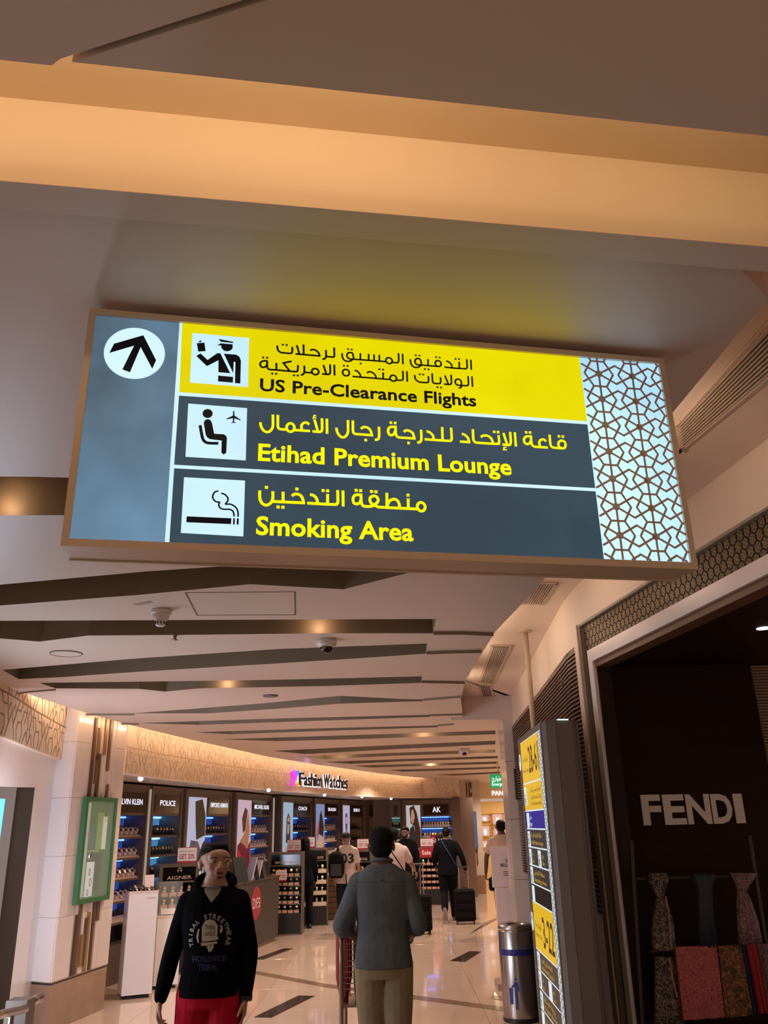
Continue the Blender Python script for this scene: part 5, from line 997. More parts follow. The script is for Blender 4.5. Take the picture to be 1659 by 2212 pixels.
# DFS counter
dA = PZ(520, 2066, 0).to_2d(); dB = PZ(600, 2031, 0).to_2d(); dA = dB+(PZ(539, 2057, 0).to_2d()-dB)*1.45; dd = (dB-dA).normalized(); dn = Vector((-dd.y, dd.x))
ct = thing('counter', 'dark grey service counter with a red round DFS logo', 'counter', (dA.x, dA.y, 0)); DLn = (dB-dA).length; zc_ = 1.02
def PD(s, o): q = dA+dd*s+dn*o; return (q.x, q.y)
MB().prism([PD(0, 0), PD(DLn, 0), PD(DLn, .36), PD(0, .36)], .06, zc_-.03).build('body', mat('counter_grey', '3e3631', .5), ct)
MB().prism([PD(.04, .04), PD(DLn-.04, .04), PD(DLn-.04, .32), PD(.04, .32)], 0, .06).build('plinth', mat('plinth_pale', '8a7468', .4), ct)
MB().prism([PD(-.01, -.01), PD(DLn+.01, -.01), PD(DLn+.01, .37), PD(-.01, .37)], zc_-.03, zc_).build('worktop', mat('counter_top', '4a423e', .25), ct)
lc_ = ON(tuple(dA), tuple(dB), 553, 1951); ls = (Vector((lc_.x, lc_.y))-dA).dot(dd); k = MB()
DF = lambda o: (lambda x, y: Vector((*PD(x, -o), y)))
k.poly2([(ls+.245*math.cos(a), lc_.z+.245*math.sin(a)) for a in [PI/20*k for k in range(40)]], DF(.004)); k.build('logo_disc', mat('logo_red', '9c3034', .5), ct)
vf = text_vf('DFS', .1, bold=-.004); hh = max(v[1] for v in vf[0]); k = MB(); k.merge(vf, lambda a, b_: DF(.008)(ls-.17+a/twidth(vf)*.34, lc_.z-.075+b_/hh*.15)); k.build('lettering', M['print_w'], ct)
def easel(u, v, y, w, h, an, label, m_, wedge=False):
    p = PY(u, v, y); t = thing('counter_display', label, 'display', (p.x, p.y, zc_+.001), an)
    b = MB(); b.loft([[Vector((-w/2, 0, 0)), Vector((w/2, 0, 0)), Vector((w/2, .02, 0)), Vector((-w/2, .02, 0))], [Vector((-w/2, h*.28, h)), Vector((w/2, h*.28, h)), Vector((w/2, h*.28+.012, h)), Vector((-w/2, h*.28+.012, h))]]); b.build('board', m_, t, local=True)
    b = MB(); b.loft([[Vector((-w/3, h*.5, 0)), Vector((w/3, h*.5, 0)), Vector((w/3, h*.5+.01, 0)), Vector((-w/3, h*.5+.01, 0))], [Vector((-w/3, h*.27, h*.97)), Vector((w/3, h*.27, h*.97)), Vector((w/3, h*.28, h*.97)), Vector((-w/3, h*.28, h*.97))]]); b.build('back_leg', M['grey'], t, local=True)
    return t
easel(524, 1893, 14.0, .26, .36, .9, 'black monitor seen edge on at the left of the counter top', M['black'])
easel(536, 1893, 14.5, .22, .34, -.9, 'tilted white display board on the counter top', mat('board_pale', 'b8aca0', .4))
easel(552, 1893, 14.9, .16, .28, -.8, 'small white and red leaflet holder on the counter top', mat('board_pink', 'd0b8b0', .4))
easel(566, 1892, 15.2, .20, .30, .8, 'dark tilted display board at the right of the counter top', M['dark'])
# wooden slatted counter behind the man in a cap
wc = thing('slatted_counter', 'low brown wooden slatted counter with a lit white top', 'counter', (-1.1, 18.6, 0)); X0, X1 = PY(708, 1980, 18.9).x, PY(750, 1980, 18.9).x
for k in range(8): MB().box(((X0+X1)/2, 19.1, .06+k*.105), (X1-X0, .5, .095)).build('plank', mat('plank_brown', '6a4630', .45, noise=.3, nscale=6), wc)
MB().box(((X0+X1)/2, 19.1, .88), (X1-X0, .46, .05)).build('lit_top', emit('lit_top', 'f0dcc8', .9), wc)
# white pedestals near the pillar
def pedestal(c, w, d, h, an, label, hood):
    t = thing('display_pedestal', label, 'pedestal', (*c, 0), an)
    MB().box((0, 0, h/2+.02), (w, d, h-.04)).build('body', M['white'], t, local=True); MB().box((0, 0, .012), (w-.05, d-.05, .024)).build('plinth', M['black'], t, local=True)
    MB().box((0, -.0, h-.012), (w+.004, d+.004, .024)).build('top', mat('ped_top', 'd8c4b8', .3), t, local=True)
    vf = text_vf('SWATCH', .022, width=.10); k = MB(); k.merge(vf, lambda a, b_: Vector((w*.12+a, -d/2-.002, h-.09+b_))); k.build('lettering', M['print_k'], t, local=True)
    if hood:
        for x in (-w/2+.01, w/2-.01): MB().box((x, 0, h+.19), (.006, d-.02, .38)).build('hood_pane', M['glass'], t, local=True)
        for y in (-d/2+.01, d/2-.01): MB().box((0, y, h+.19), (w-.02, .006, .38)).build('hood_pane', M['glass'], t, local=True)
        MB().box((0, 0, h+.381), (w-.015, d-.015, .006)).build('hood_pane', M['glass'], t, local=True)
        MB().box((0, .02, h+.04), (w*.6, d*.4, .06)).build('riser', M['white'], t, local=True)
    return t
a = PZ(230, 2168, 0); b2 = PZ(290, 2160, 0); an = math.atan2(b2.y-a.y, b2.x-a.x)
c = (a+b2)/2; c = (-3.05, 10.98)
pedestal(c, .34, .36, 1.13, .42, 'taller white pedestal with a row of watches beside the left pillar', False)
for i in range(6):
    r = Matrix.Rotation(.42, 3, 'Z') @ Vector((-.12+i*.048, -.02+.0*i, 0)); o = MB(); o.box((0, 0, .02), (.022, .26, .006), Matrix.Rotation(.18, 3, 'X')); o.ell((0, -.02, .028), (.018, .018, .006), 12, 6)
    tag(o.build('strap_watch', mat('strap_mix%d' % (i % 3), ('2a2422', 'c8b8a8', '6a4a3a')[i % 3], .4)), 'long strap watch lying on the taller white pedestal, %s' % ('dark strap', 'pale strap', 'brown strap')[i % 3]+(', left half' if i < 3 else ', right half'), 'watch', 'watches on the taller pedestal'); w_ = bpy.data.objects[-1] if 0 else None
    ob = [x for x in C.objects if x.name.startswith('strap_watch')][-1]; ob.location = (c[0]+r.x, c[1]+r.y, 1.132); ob.rotation_euler = (0, 0, .42)
pedestal((-2.86, 11.55), .30, .32, .80, .42, 'shorter white pedestal with a clear acrylic hood', True)
e0 = easel(281, 1935, 10.95, .11, .16, .42, 'small white price card standing on the taller pedestal', mat('board_pink', 'd0b8b0', .4)); e0.location = (-2.98, 11.05, 1.131)

# ================================================================== FAR END: pillar, jewellery shop, exit sign
fpil = thing('pillar', 'far pale pillar with brown vertical strips and a blue display case', 'pillar', (2.1, 25.2, 0)); yA = 24.6
xa = PY(987, 1800, yA).x; xb = PY(1042, 1800, yA).x; zb_ = PY(1010, 1886, yA).z
MB().box(((xa+xb)/2, yA+.4, 1.85), (xb-xa, .8, 2.9)).build('shaft', M['marble'], fpil)
MB().box(((xa+xb)/2, yA+.39, .23), (xb-xa+.02, .82, .46)).build('stone_base', M['brownstone'], fpil)
for u, v0, v1 in ((1009, 1690, 1752), (1014, 1690, 1730), (1019, 1712, 1752), (1017, 1690, 1704), (1016, 1835, 1884), (1021, 1835, 1865), (1027, 1835, 1885), (1031, 1835, 1868)):
    a = PY(u, v0, yA); b_ = PY(u, v1, yA); MB().box(((a.x+b_.x)/2, yA-.01, (a.z+b_.z)/2), (.03, .02, a.z-b_.z)).build('wood_strip', brn, fpil)
bd = thing('display_window', 'blue framed lit display case on the far pillar', 'display case', (2.2, yA, 1.1)); a = PY(1008, 1753, yA-.03); b_ = PY(1033, 1833, yA-.03)
MB().box(((a.x+b_.x)/2, yA-.04, (a.z+b_.z)/2), (b_.x-a.x, .05, a.z-b_.z)).build('frame', mat('blue_frame', '5a6a90', .4), bd)
MB().box(((a.x+b_.x)/2, yA-.068, (a.z+b_.z)/2), (b_.x-a.x-.07, .006, a.z-b_.z-.08)).build('panel', emit('blue_panel', '6a80a8', .7, noise=.4, nscale=4), bd)
MB().ell(((a.x+b_.x)/2-.03, yA-.075, b_.z+.30), (.04, .006, .20)).build('figure_print', emit('case_coral', 'd8503c', .5), bd)
jy = 26.5; jw = mat('jewel_wall', 'e8c890', .5); xw0 = PY(1030, 1800, jy).x
MB().box((xw0+2.5, jy+.2, 1.2), (5, .2, 2.4)).build('wall_jewel', jw, kind='structure')
MB().box((xw0+2.5, jy-.15, 2.80), (5, .3, .66)).build('wall_jewel_frieze', M['frieze'], kind='structure')
for (u0, u1, v0, v1, lab) in ((1037, 1058, 1760, 1775, 'upper left'), (1063, 1088, 1758, 1781, 'upper right'), (1038, 1060, 1783, 1807, 'middle left'), (1065, 1090, 1788, 1807, 'middle right'), (1040, 1062, 1815, 1832, 'lowest')):
    a = PY(u0, v0, jy); b_ = PY(u1, v1, jy); t = thing('jewel_niche', 'glowing pink jewellery niche, '+lab+' one on the far yellow wall', 'niche', a, 0, 'lit niches of the far jewellery shop')
    cx, cz, w, h = (a.x+b_.x)/2, (a.z+b_.z)/2, b_.x-a.x, a.z-b_.z
    for dx, dz, ww, hh in ((0, h/2, w+.08, .04), (0, -h/2, w+.08, .04), (-w/2, 0, .04, h), (w/2, 0, .04, h)): MB().box((cx+dx, jy+.08, cz+dz), (ww, .06, hh)).build('frame', mat('niche_frame', 'c8a468', .3, metal=.3), t)
    MB().box((cx, jy+.095, cz), (w, .004, h)).build('light_panel', emit('niche_pink', 'f4b8b0', .95, noise=.15, nscale=4), t)
    MB().ell((cx, jy+.06, cz-h*.1), (w*.18, .02, h*.28)).build('jewel_bust', emit('bust_white', 'fff0ec', 1.1), t)
lamp('AREA', (xw0+1.2, jy-1.2, 2.5), 45, (1, .78, .48), 2.2, .6, name='jewel_light')
k = MB(); vf = text_vf('PANDORA', .3, bold=.02); a = PY(1063, 1718, jy-.31); 
t = thing('shop_lettering', 'glowing white letters of the far jewellery shop, mostly behind the pillar', 'lettering', a)
k.merge(vf, lambda x, y: Vector((a.x+x*.6, jy-.31, a.z+y*.6))); k.build('letter', emit('pandora_white', 'fff0e0', 1.6), t)
ex = thing('exit_sign', 'green illuminated emergency exit sign hanging from the far ceiling', 'sign', PZ(1075, 1672, 2.9)); ey = 17.0
a = PY(1058, 1673, ey); b_ = PY(1098, 1702, ey); MB().box(((a.x+b_.x)/2, ey+.04, (a.z+b_.z)/2), (b_.x-a.x, .08, a.z-b_.z)).build('housing', M['white'], ex)
MB().box(((a.x+b_.x)/2, ey-.003, (a.z+b_.z)/2), (b_.x-a.x-.004, .006, a.z-b_.z-.004)).build('face', emit('exit_green', '18a05c', .9), ex)
MB().tube([((a.x+b_.x)/2, ey+.04, a.z), ((a.x+b_.x)/2, ey+.04, ZC)], .01).build('rod', M['steel'], ex)
for bd_, y_, h_ in ((arab('مخرج طوارئ'), .155, .09), ('Emergency Exit', .05, .06)):
    vf = text_vf(bd_, .1, bold=.012); hh = max(v[1] for v in vf[0]); k = MB(); w = (b_.x-a.x)*(.95 if 'E' in bd_ else .8)*1.35; k.merge(vf, lambda x, y: Vector((a.x+.03+x/twidth(vf)*w, ey-.0075, b_.z+y_*.9+y/hh*h_))); 
    k.v = [(min(v[0], b_.x-.01), v[1], v[2]) for v in k.v]; k.build('exit_text', emit('exit_white', 'e8fff0', 1.3), ex)
MB().box((4.6, 17.6, 1.65), (.1, 18, 3.3)).build('wall_right_far', M['wall'], kind='structure')
MB().box((3.2, 10.2, 1.65), (3.4, .1, 3.3)).build('wall_right_return', M['wall'], kind='structure')
# ================================================================== PEOPLE
def remesh(b, name, m, vox, parent, smooth=4, dec=None):
    me = bpy.data.meshes.new('tmp'); me.from_pydata(b.v, [], b.f)
    o = bpy.data.objects.new('tmp', me); C.objects.link(o)
    r = o.modifiers.new('r', 'REMESH'); r.mode = 'VOXEL'; r.voxel_size = vox; r.adaptivity = 0
    s = o.modifiers.new('s', 'SMOOTH'); s.factor = .5; s.iterations = smooth
    dg = bpy.context.evaluated_depsgraph_get(); dg.update(); me2 = bpy.data.meshes.new_from_object(o.evaluated_get(dg))
    bpy.data.objects.remove(o); bpy.data.meshes.remove(me)
    me2.materials.clear(); me2.materials.append(m); me2.polygons.foreach_set('use_smooth', [True]*len(me2.polygons))
    ob = bpy.data.objects.new(name, me2); C.objects.link(ob); ob.parent = parent; return ob
V = Vector
def lerp_r(a, b, t): return a+(b-a)*t
def limb(b, pts, rad, flat=1.0, n=14, sub=5):
    P = catmull([V(p) for p in pts], sub) if sub > 1 else [V(p) for p in pts]; R = []
    for i in range(len(P)):
        x = i/(len(P)-1)*(len(rad)-1); k = min(int(x), len(rad)-2); R.append(lerp_r(rad[k], rad[k+1], x-k))
    b.tube(P, R, n); b.ell(P[0], (R[0],)*3, 10, 6); b.ell(P[-1], (R[-1],)*3, 10, 6)
def torso(b, rings, T, n=24, p=2.4):
    L = []
    for (z, cx, cy, rx, ry) in rings:
        ring = []
        for k in range(n):
            a = 2*PI*k/n; c, s = math.cos(a), math.sin(a)
            ring.append(T(V((cx+rx*math.copysign(abs(c)**(2/p), c), cy+ry*math.copysign(abs(s)**(2/p), s), z))))
        L.append(ring)
    b.loft(L)
def hand(b, w, d, nrm, side, curl=.35, s=1.0, spread=.05):
    """w wrist point, d direction of the hand, nrm back-of-hand normal, side +1/-1 thumb side"""
    d = V(d).normalized(); nrm = (V(nrm)-d*V(nrm).dot(d)).normalized(); sx = d.cross(nrm).normalized()*side
    L = []
    for t, rw, rt in ((-.01, .026, .019), (.02, .033, .017), (.055, .041, .015), (.085, .040, .013), (.098, .034, .010)):
        c = w+d*t*s; L.append([c+sx*rw*s*math.cos(a)+nrm*rt*s*math.sin(a) for a in [2*PI*k/12 for k in range(12)]])
    b.loft(L)
    for i, (off, ln, r) in enumerate(((.030, .070, .0092), (.010, .078, .0095), (-.010, .072, .0090), (-.029, .056, .0080))):
        base = w+d*.088*s+sx*off*s; cu = curl+.06*i; p = base-d*.02*s; pts = [p, base]; dd = (d+sx*off*1.2*spread*8).normalized(); pp = base
        for q, fr in enumerate((.45, .32, .23)):
            ang = cu*(q+1)*.9; dq = dd*math.cos(ang)-nrm*math.sin(ang); pp = pp+dq*ln*fr*s; pts.append(pp)
        b.tube(pts, [r*s, r*s, r*.95*s, r*.88*s, r*.7*s], 8); b.ell(pts[-1], (r*.72*s,)*3, 8, 5)
    tb = w+d*.025*s+sx*.022*s; t1 = tb+(d*.6+sx*.8-nrm*.3).normalized()*.035*s; t2 = t1+(d*.85+sx*.35-nrm*.35).normalized()*.032*s; t3 = t2+(d*.9-nrm*.4).normalized()*.022*s
    b.tube([tb, t1, t2, t3], [.014*s, .012*s, .0105*s, .008*s], 8); b.ell(t3, (.008*s,)*3, 8, 5)
def person(label, loc, rz, h=1.75, skin='9a6a50', hair='16110f', top=None, topcol='202020', topmat=None, sleeves='long', trousers='2a2a2a', shoes='181818', pose=None, vox=.007, build=1.0, headrot=(0, 0, 0), lean=0.0, hairkind='short', face=False, beard=None, hem=.86, trmat=None, baggy=0.0, handcurl=(.35, .35), hw=1.0, ntop=1.515, group=None):
    S = h/1.75; t = thing('person', label, 'person', loc, rz, group); t.scale = (S, S, S)
    J = dict(hipL=(-.09, 0, .92), hipR=(.09, 0, .92), kneeL=(-.10, .015, .50), kneeR=(.10, .015, .50), ankL=(-.105, -.02, .09), ankR=(.105, -.02, .09), shL=(-.160*build, -.01, 1.405), shR=(.160*build, -.01, 1.405), elL=(-.225*build, -.03, 1.12), elR=(.225*build, -.03, 1.12), wrL=(-.235*build, .04, .88), wrR=(.235*build, .04, .88), hdL=(-.02, .15, -1), hdR=(.02, .15, -1), nL=(-1, 0, 0), nR=(1, 0, 0), toeL=0, toeR=0)
    J.update(pose or {})
    J = {k: (V(v) if isinstance(v, tuple) else v) for k, v in J.items()}
    def T(p):                                          # forward lean above the hips
        k = max(0, min(1, (p.z-.95)/.5)); return V((p.x, p.y+lean*k, p.z-abs(lean)*.15*k))
    TS = lambda q: T(q)
    bd = build
    rings = [(.86, 0, 0, .155*bd, .11), (.93, 0, -.005, .17*bd, .12), (1.0, 0, 0, .158*bd, .108), (1.09, 0, .005, .142*bd, .10*bd), (1.2, 0, .005, .155*bd, .108*bd), (1.31, 0, .005, .168*bd, .115*bd), (1.39, 0, -.005, .172*bd, .102), (1.44, 0, -.010, .158*bd, .085), (1.475, 0, -.012, .120*bd, .073), (1.505, 0, -.012, .078, .063), (1.56, 0, .004, .054, .058)]
    b = MB(); torso(b, rings, T)
    hc = T(V((0, .01, 1.558))); HR = Matrix.Rotation(headrot[0], 3, 'Z') @ Matrix.Rotation(headrot[1], 3, 'X') @ Matrix.Rotation(headrot[2], 3, 'Y') @ Matrix.Diagonal(V((1.09*hw, 1.02, .93)))
    HP = lambda p: hc+HR @ V(p)
    def hell(bb, c, r, n=20, m=14): bb.ell(HP(c), r, n, m, HR)
    hell(b, (0, -.012, .098), (.074, .093, .088)); hell(b, (0, .022, .055), (.062, .074, .075)); hell(b, (0, .048, .012), (.048, .042, .036)); hell(b, (0, .072, -.004), (.020, .016, .017))
    hell(b, (0, .060, .115), (.052, .030, .045)); b.tube([HP((0, .088, .085)), HP((0, .104, .055)), HP((0, .108, .044))], [.008, .012, .013], 8); hell(b, (-.013, .096, .043), (.008, .010, .008)); hell(b, (.013, .096, .043), (.008, .010, .008))
    hell(b, (0, .088, .018), (.022, .012, .006)); hell(b, (0, .087, .008), (.019, .012, .007)); hell(b, (-.034, .070, .052), (.020, .018, .022)); hell(b, (.034, .070, .052), (.020, .018, .022))
    for s in (-1, 1):
        hell(b, (s*.077, -.008, .062), (.009, .020, .031), 12, 8); hell(b, (s*.082, -.014, .072), (.006, .018, .020), 12, 8); hell(b, (s*.030, .082, .098), (.020, .010, .006))
    b.tube([HP((0, -.02, .03)), T(V((0, -.005, 1.53))), T(V((0, -.01, 1.45)))], [.052, .056, .066], 14)
    for s, S_ in ((-1, 'L'), (1, 'R')):
        sh, el, wr = T(J['sh'+S_]), T(J['el'+S_]), T(J['wr'+S_])
        limb(b, [sh, (sh+el)/2, el, (el+wr)/2, wr], [.052*bd, .046*bd, .038, .036, .026])
        hand(b, wr, J['hd'+S_], J['n'+S_], (1 if S_ == 'L' else -1)*J.get('side'+S_, 1), handcurl[0 if S_ == 'L' else 1])
        hp, kn, an = J['hip'+S_], J['knee'+S_], J['ank'+S_]
        limb(b, [hp, (hp+kn)/2, kn, (kn+an)/2+V((0, -.015, .03)), an], [.088*bd, .074*bd, .052, .050, .036])
    skm = mat('skin_'+skin, skin, .55, bump=.05, bscale=90)
    body = remesh(b, 'body', skm, vox, t, 3)
    # shoes
    for S_ in 'LR':
        an = J['ank'+S_]; pit = J.get('toe'+S_, 0) or 0; R_ = Matrix.Rotation(-pit, 3, 'X'); k = MB()
        L = []
        for y, w, hh in ((-.075, .030, .05), (-.06, .038, .085), (0, .040, .095), (.06, .042, .07), (.12, .045, .05), (.165, .036, .036), (.185, .018, .02)):
            c0 = V((0, y, 0)); ring = []
            for q in range(12):
                a = 2*PI*q/12; z = -.085+(hh if math.sin(a) > 0 else .0)*abs(math.sin(a)); ring.append(an+R_ @ V((w*math.cos(a), y, z)))
            L.append(ring)
        k.loft(L); sh_ = k.build('shoe', mat('shoe_'+shoes, shoes, .5), t, True, local=True)
        k = MB(); L = [[an+R_ @ V((w*math.cos(2*PI*q/12)*(1), y0+ .0, z)) for q in range(1)] for y0, w, z in ()]; 
        k.bevbox(tuple(an+R_ @ V((0, .052, -.088))), (.082, .26, .016), .006, R_); k.build('sole', mat('sole_'+('pale' if face or shoes == '3a3a40' else 'dark'), '8a807a' if face or shoes == '3a3a40' else '2a2626', .6), sh_, local=True)
    # trousers
    b = MB(); g = .016+baggy
    torso(b, [(.84, 0, -.002, .165*bd+baggy, .115+baggy), (.92, 0, -.006, .182*bd+baggy*.6, .128+baggy*.5), (1.0, 0, 0, .168*bd, .118), (1.05, 0, .002, .155*bd, .11)], lambda p: p)
    for S_ in 'LR':
        hp, kn, an = J['hip'+S_], J['knee'+S_], J['ank'+S_]; a2 = an+(kn-an)*.03
        limb(b, [hp, (hp+kn)/2, kn, (kn+a2)/2+V((0, -.012, .02)), a2], [.098*bd+g*.5, .082*bd+g, .064+g, .058+g, .050+g])
    tr = remesh(b, 'trousers', trmat or mat('cloth_'+trousers, trousers, .9, spec=.12, bump=.9, bscale=14, noise=.1, nscale=6), vox*1.2, t, 3)
    # top
    b = MB(); gz = .014
    rr = [(hem, 0, 0, .178*bd+gz, .128+gz), (.94, 0, 0, .176*bd+gz, .124+gz), (1.02, 0, 0, .165*bd+gz, .114+gz), (1.10, 0, .005, .155*bd+gz, .108*bd+gz), (1.2, 0, .005, .163*bd+gz, .112*bd+gz), (1.31, 0, .005, .173*bd+gz, .118*bd+gz), (1.39, 0, -.006, .176*bd+gz, .104+gz), (1.44, 0, -.010, .162*bd+gz, .088+gz), (1.48, 0, -.012, .124*bd+gz, .076+gz), (ntop, 0, -.012, .074+gz*.6, .064+gz*.6)]
    if hem > .9: rr = rr[:1]+rr[2:]
    torso(b, rr, T)
    for S_ in 'LR':
        sh, el, wr = T(J['sh'+S_]), T(J['el'+S_]), T(J['wr'+S_])
        if sleeves == 'long': limb(b, [sh, (sh+el)/2, el, (el+wr)/2, lerp_r(el, wr, .96)], [.066*bd, .064*bd, .055, .052, .040])
        elif sleeves == 'rolled': limb(b, [sh, (sh+el)/2, el, lerp_r(el, wr, .28)], [.066*bd, .062*bd, .056, .053])
        else: limb(b, [sh, lerp_r(sh, el, .3), lerp_r(sh, el, .62)], [.064*bd, .066*bd, .066])
    tm_ = topmat or mat('cloth_'+topcol, topcol, .9, spec=.1, bump=.9, bscale=14, noise=.1, nscale=6)
    tp_ = remesh(b, top or 'shirt', tm_, vox*1.1, t, 3)
    # hair
    hm = mat('hair_'+hair, hair, .7, spec=.15, bump=.3, bscale=300)
    if hairkind:
        b = MB()
        if hairkind == 'short': b.ell(HP((0, -.024, .113)), (.078, .092, .090), 22, 14, HR); b.ell(HP((0, .008, .160)), (.062, .072, .042), 20, 12, HR); b.ell(HP((0, -.062, .062)), (.062, .045, .06), 16, 10, HR)
        elif hairkind == 'full': b.ell(HP((0, -.024, .118)), (.080, .096, .094), 22, 14, HR); b.ell(HP((0, .008, .172)), (.064, .076, .046), 20, 12, HR); b.ell(HP((0, -.060, .060)), (.070, .050, .070), 16, 10, HR)
        elif hairkind == 'fade': b.ell(HP((0, -.026, .130)), (.0765, .090, .068), 22, 14, HR); b.ell(HP((0, -.004, .176)), (.060, .072, .026), 20, 12, HR)
        elif hairkind == 'long': b.ell(HP((0, -.03, .11)), (.088, .10, .096), 22, 14, HR); b.ell(HP((0, -.07, .02)), (.085, .06, .14), 20, 12, HR); b.ell(HP((0, -.07, -.10)), (.075, .045, .12), 16, 10, HR)
        remesh(b, 'hair', hm, min(vox, .006), t, 2)
    if face:
        eyw = mat('eye_white', '8c7468', .45); eyk = mat('eye_dark', '120c0a', .2)
        for s in (-1, 1):
            b = MB(); b.ell(HP((s*.031, .0890, .084)), (.0142, .008, .0058), 14, 8, HR); e_ = b.build('eye', eyw, t, True, local=True)
            b = MB(); b.ell(HP((s*.031+face*.004, .0955, .084)), (.0064, .003, .0057), 12, 6, HR); b.build('iris', eyk, e_, True, local=True); bpy.data.objects[e_.name].children
            b = MB(); P_ = catmull([HP((s*.014, .100, .1045)), HP((s*.026, .1005, .1085)), HP((s*.040, .095, .1085)), HP((s*.051, .086, .1035))], 4); b.tube(P_, [.0026]*5+[.0030]*4+[.0024]*3+[.0014], 6); b.build('eyebrow', hm, t, True, local=True)
        b = MB(); b.ell(HP((0, .0985, .0135)), (.021, .004, .0022), 12, 6, HR); b.build('mouth', mat('mouth_dark', '4a201c', .5), t, True, local=True)
        b = MB(); b.ell(HP((0, .0955, .0195)), (.020, .007, .0042), 12, 6, HR); b.ell(HP((0, .095, .0075)), (.017, .007, .005), 12, 6, HR); b.build('lips', mat('lips', '8a4a40', .5), t, True, local=True)
    if beard:
        b = MB(); b.ell(HP((0, .052, .002)), (.047, .042, .036), 18, 12, HR); b.ell(HP((0, .030, .03)), (.066, .06, .04), 18, 12, HR) if beard == 'full' else b.ell(HP((0, .082, -.008)), (.018, .012, .012), 12, 8, HR)
        if beard == 'full': remesh(b, 'beard', hm, .006, t, 2)
        else:
            b = MB(); b.ell(HP((0, .083, -.013)), (.014, .009, .006), 12, 8, HR); b.build('beard', mat('stubble', '35231c', .8), t, True, local=True)
    return t, tp_, tr, T, HP, J
def decal(shirt, items, name, m, fwd, parent, eps=.003):
    """project flat shapes (list of (verts2d, faces)) drawn in person-local x,z onto the garment"""
    bvh = BVHTree.FromPolygons([v.co.copy() for v in shirt.data.vertices], [tuple(p.vertices) for p in shirt.data.polygons]); b = MB()
    for vs, fs in items:
        k = len(b.v); ok = True; pts = []
        for (x, z) in vs:
            o = V((x, 2*fwd, z)); hit = bvh.ray_cast(o, V((0, -fwd, 0)))
            pts.append(hit[0]+V((0, fwd*eps, 0)) if hit[0] else V((x, fwd*.12, z)))
        b.v += [tuple(p) for p in pts]
        for f in fs: b.f.append(tuple(k+i for i in f)); b.mi.append(0)
    return b.build(name, m, parent, local=True)
def grid_cut(vf, n=1):                                  # subdivide a flat mesh so that it can follow the cloth
    bm = bmesh.new(); vs = [bm.verts.new((x, y, 0)) for x, y in vf[0]]
    for f in vf[1]:
        try: bm.faces.new([vs[i] for i in f])
        except Exception: pass
    for _ in range(n):
        es = [e for e in bm.edges if e.calc_length() > .012]
        if es: bmesh.ops.subdivide_edges(bm, edges=es, cuts=1); bmesh.ops.triangulate(bm, faces=bm.faces[:])
    bm.verts.index_update(); r = ([(v.co.x, v.co.y) for v in bm.verts], [tuple(v.index for v in f.verts) for f in bm.faces]); bm.free(); return r
def polyvf(pts): t = tessellate_polygon([[V((p[0], p[1], 0)) for p in pts]]); return (list(pts), [tuple(x) for x in t])

# --- man in the black hoodie, facing the camera, looking to his left
HX, HY = PY(460, 2000, 5.55).x, 5.55
hood = mat('hoodie_black', '0a0a0d', .95, spec=.04, bump=.3, bscale=12)
hm_, htop, htr, HT, HHP, HJ = person('man in a black printed hoodie and red trousers walking towards the camera', (HX, HY, 0), PI+.05, 1.73, skin='a0755e', hair='0e0b0a', top='hoodie', topmat=hood, trousers='a8142a', shoes='1a1a1c', vox=.006, build=.98, headrot=(.42, -.03, .0), hairkind='fade', hw=1.15, face=-1.0, beard='small', hem=.90, ntop=1.492, baggy=.012,
    pose=dict(elL=(-.222, -.02, 1.12), wrL=(-.215, .05, .89), elR=(.245, -.03, 1.12), wrR=(.285, .03, .89), hdL=(.02, .10, -1), hdR=(.06, .05, -1), kneeL=(-.10, .05, .50), ankL=(-.10, .10, .09), kneeR=(.10, -.02, .50), ankR=(.11, -.14, .10)), handcurl=(.28, .5))
b = MB(); L = []
for i in range(21): a = -2.0+4.0*i/20+PI; L.append(HT(V((math.sin(a)*.070, -math.cos(a)*.070-.010, 1.502-.010*max(0, -math.cos(a))))))
b.tube(L, .007, 8).build('tshirt_collar', mat('white_tee', '8a8478', .8), hm_, True, local=True)
b = MB(); L = []                                       # hood lying round the neck
for i in range(15):
    a = -2.45+4.9*i/14; r = .088+.012*math.cos(a/1.6); c = HT(V((math.sin(a)*r*1.15, -math.cos(a)*r-.005, 1.508+.036*math.cos(a)-(.055 if abs(a) > 2 else 0)))); L.append(c)
b.tube(L, [.016+.019*math.cos(-1.45+2.9*i/14) for i in range(15)], 12)
b.ell(HT(V((0, -.12, 1.475))), (.085, .055, .06), 16, 10); remesh(b, 'hood', hood, .007, hm_, 3)
vn = polyvf([(-.056, 1.4935), (.056, 1.4935), (.044, 1.458), (.0, 1.405), (-.044, 1.458)]); decal(htop, [grid_cut(vn, 3)], 'tshirt_neck', mat('white_tee', 'b8b0a0', .8), 1, hm_, .004)
pr_ = mat('print_offwhite', '8c877c', .8); prb = mat('print_navy', '1a1c46', .8); items = []
word = 'TRIBAL STREETWEAR'; cx0, cz0, Rr = .0, 1.222, .101
for i, ch in enumerate(word):
    if ch == ' ': continue
    a = PI*1.12-(PI*1.24)*i/(len(word)-1); vf = text_vf(ch, .036, bold=.03); w = twidth(vf)
    vs = []
    for (x, y) in vf[0]:
        X = (x-w/2); Y = y; ca_, sa_ = math.cos(a-PI/2), math.sin(a-PI/2)
        px = cx0+math.cos(a)*Rr+X*ca_-Y*sa_; pz_ = cz0+math.sin(a)*Rr*.98+X*sa_+Y*ca_; vs.append((-px, pz_))
    items.append((vs, vf[1]))
decal(htop, items, 'arched_print', pr_, 1, hm_)
FX = lambda L_: [(-x*1.3, 1.225+(z-1.225)*1.12) for x, z in L_]
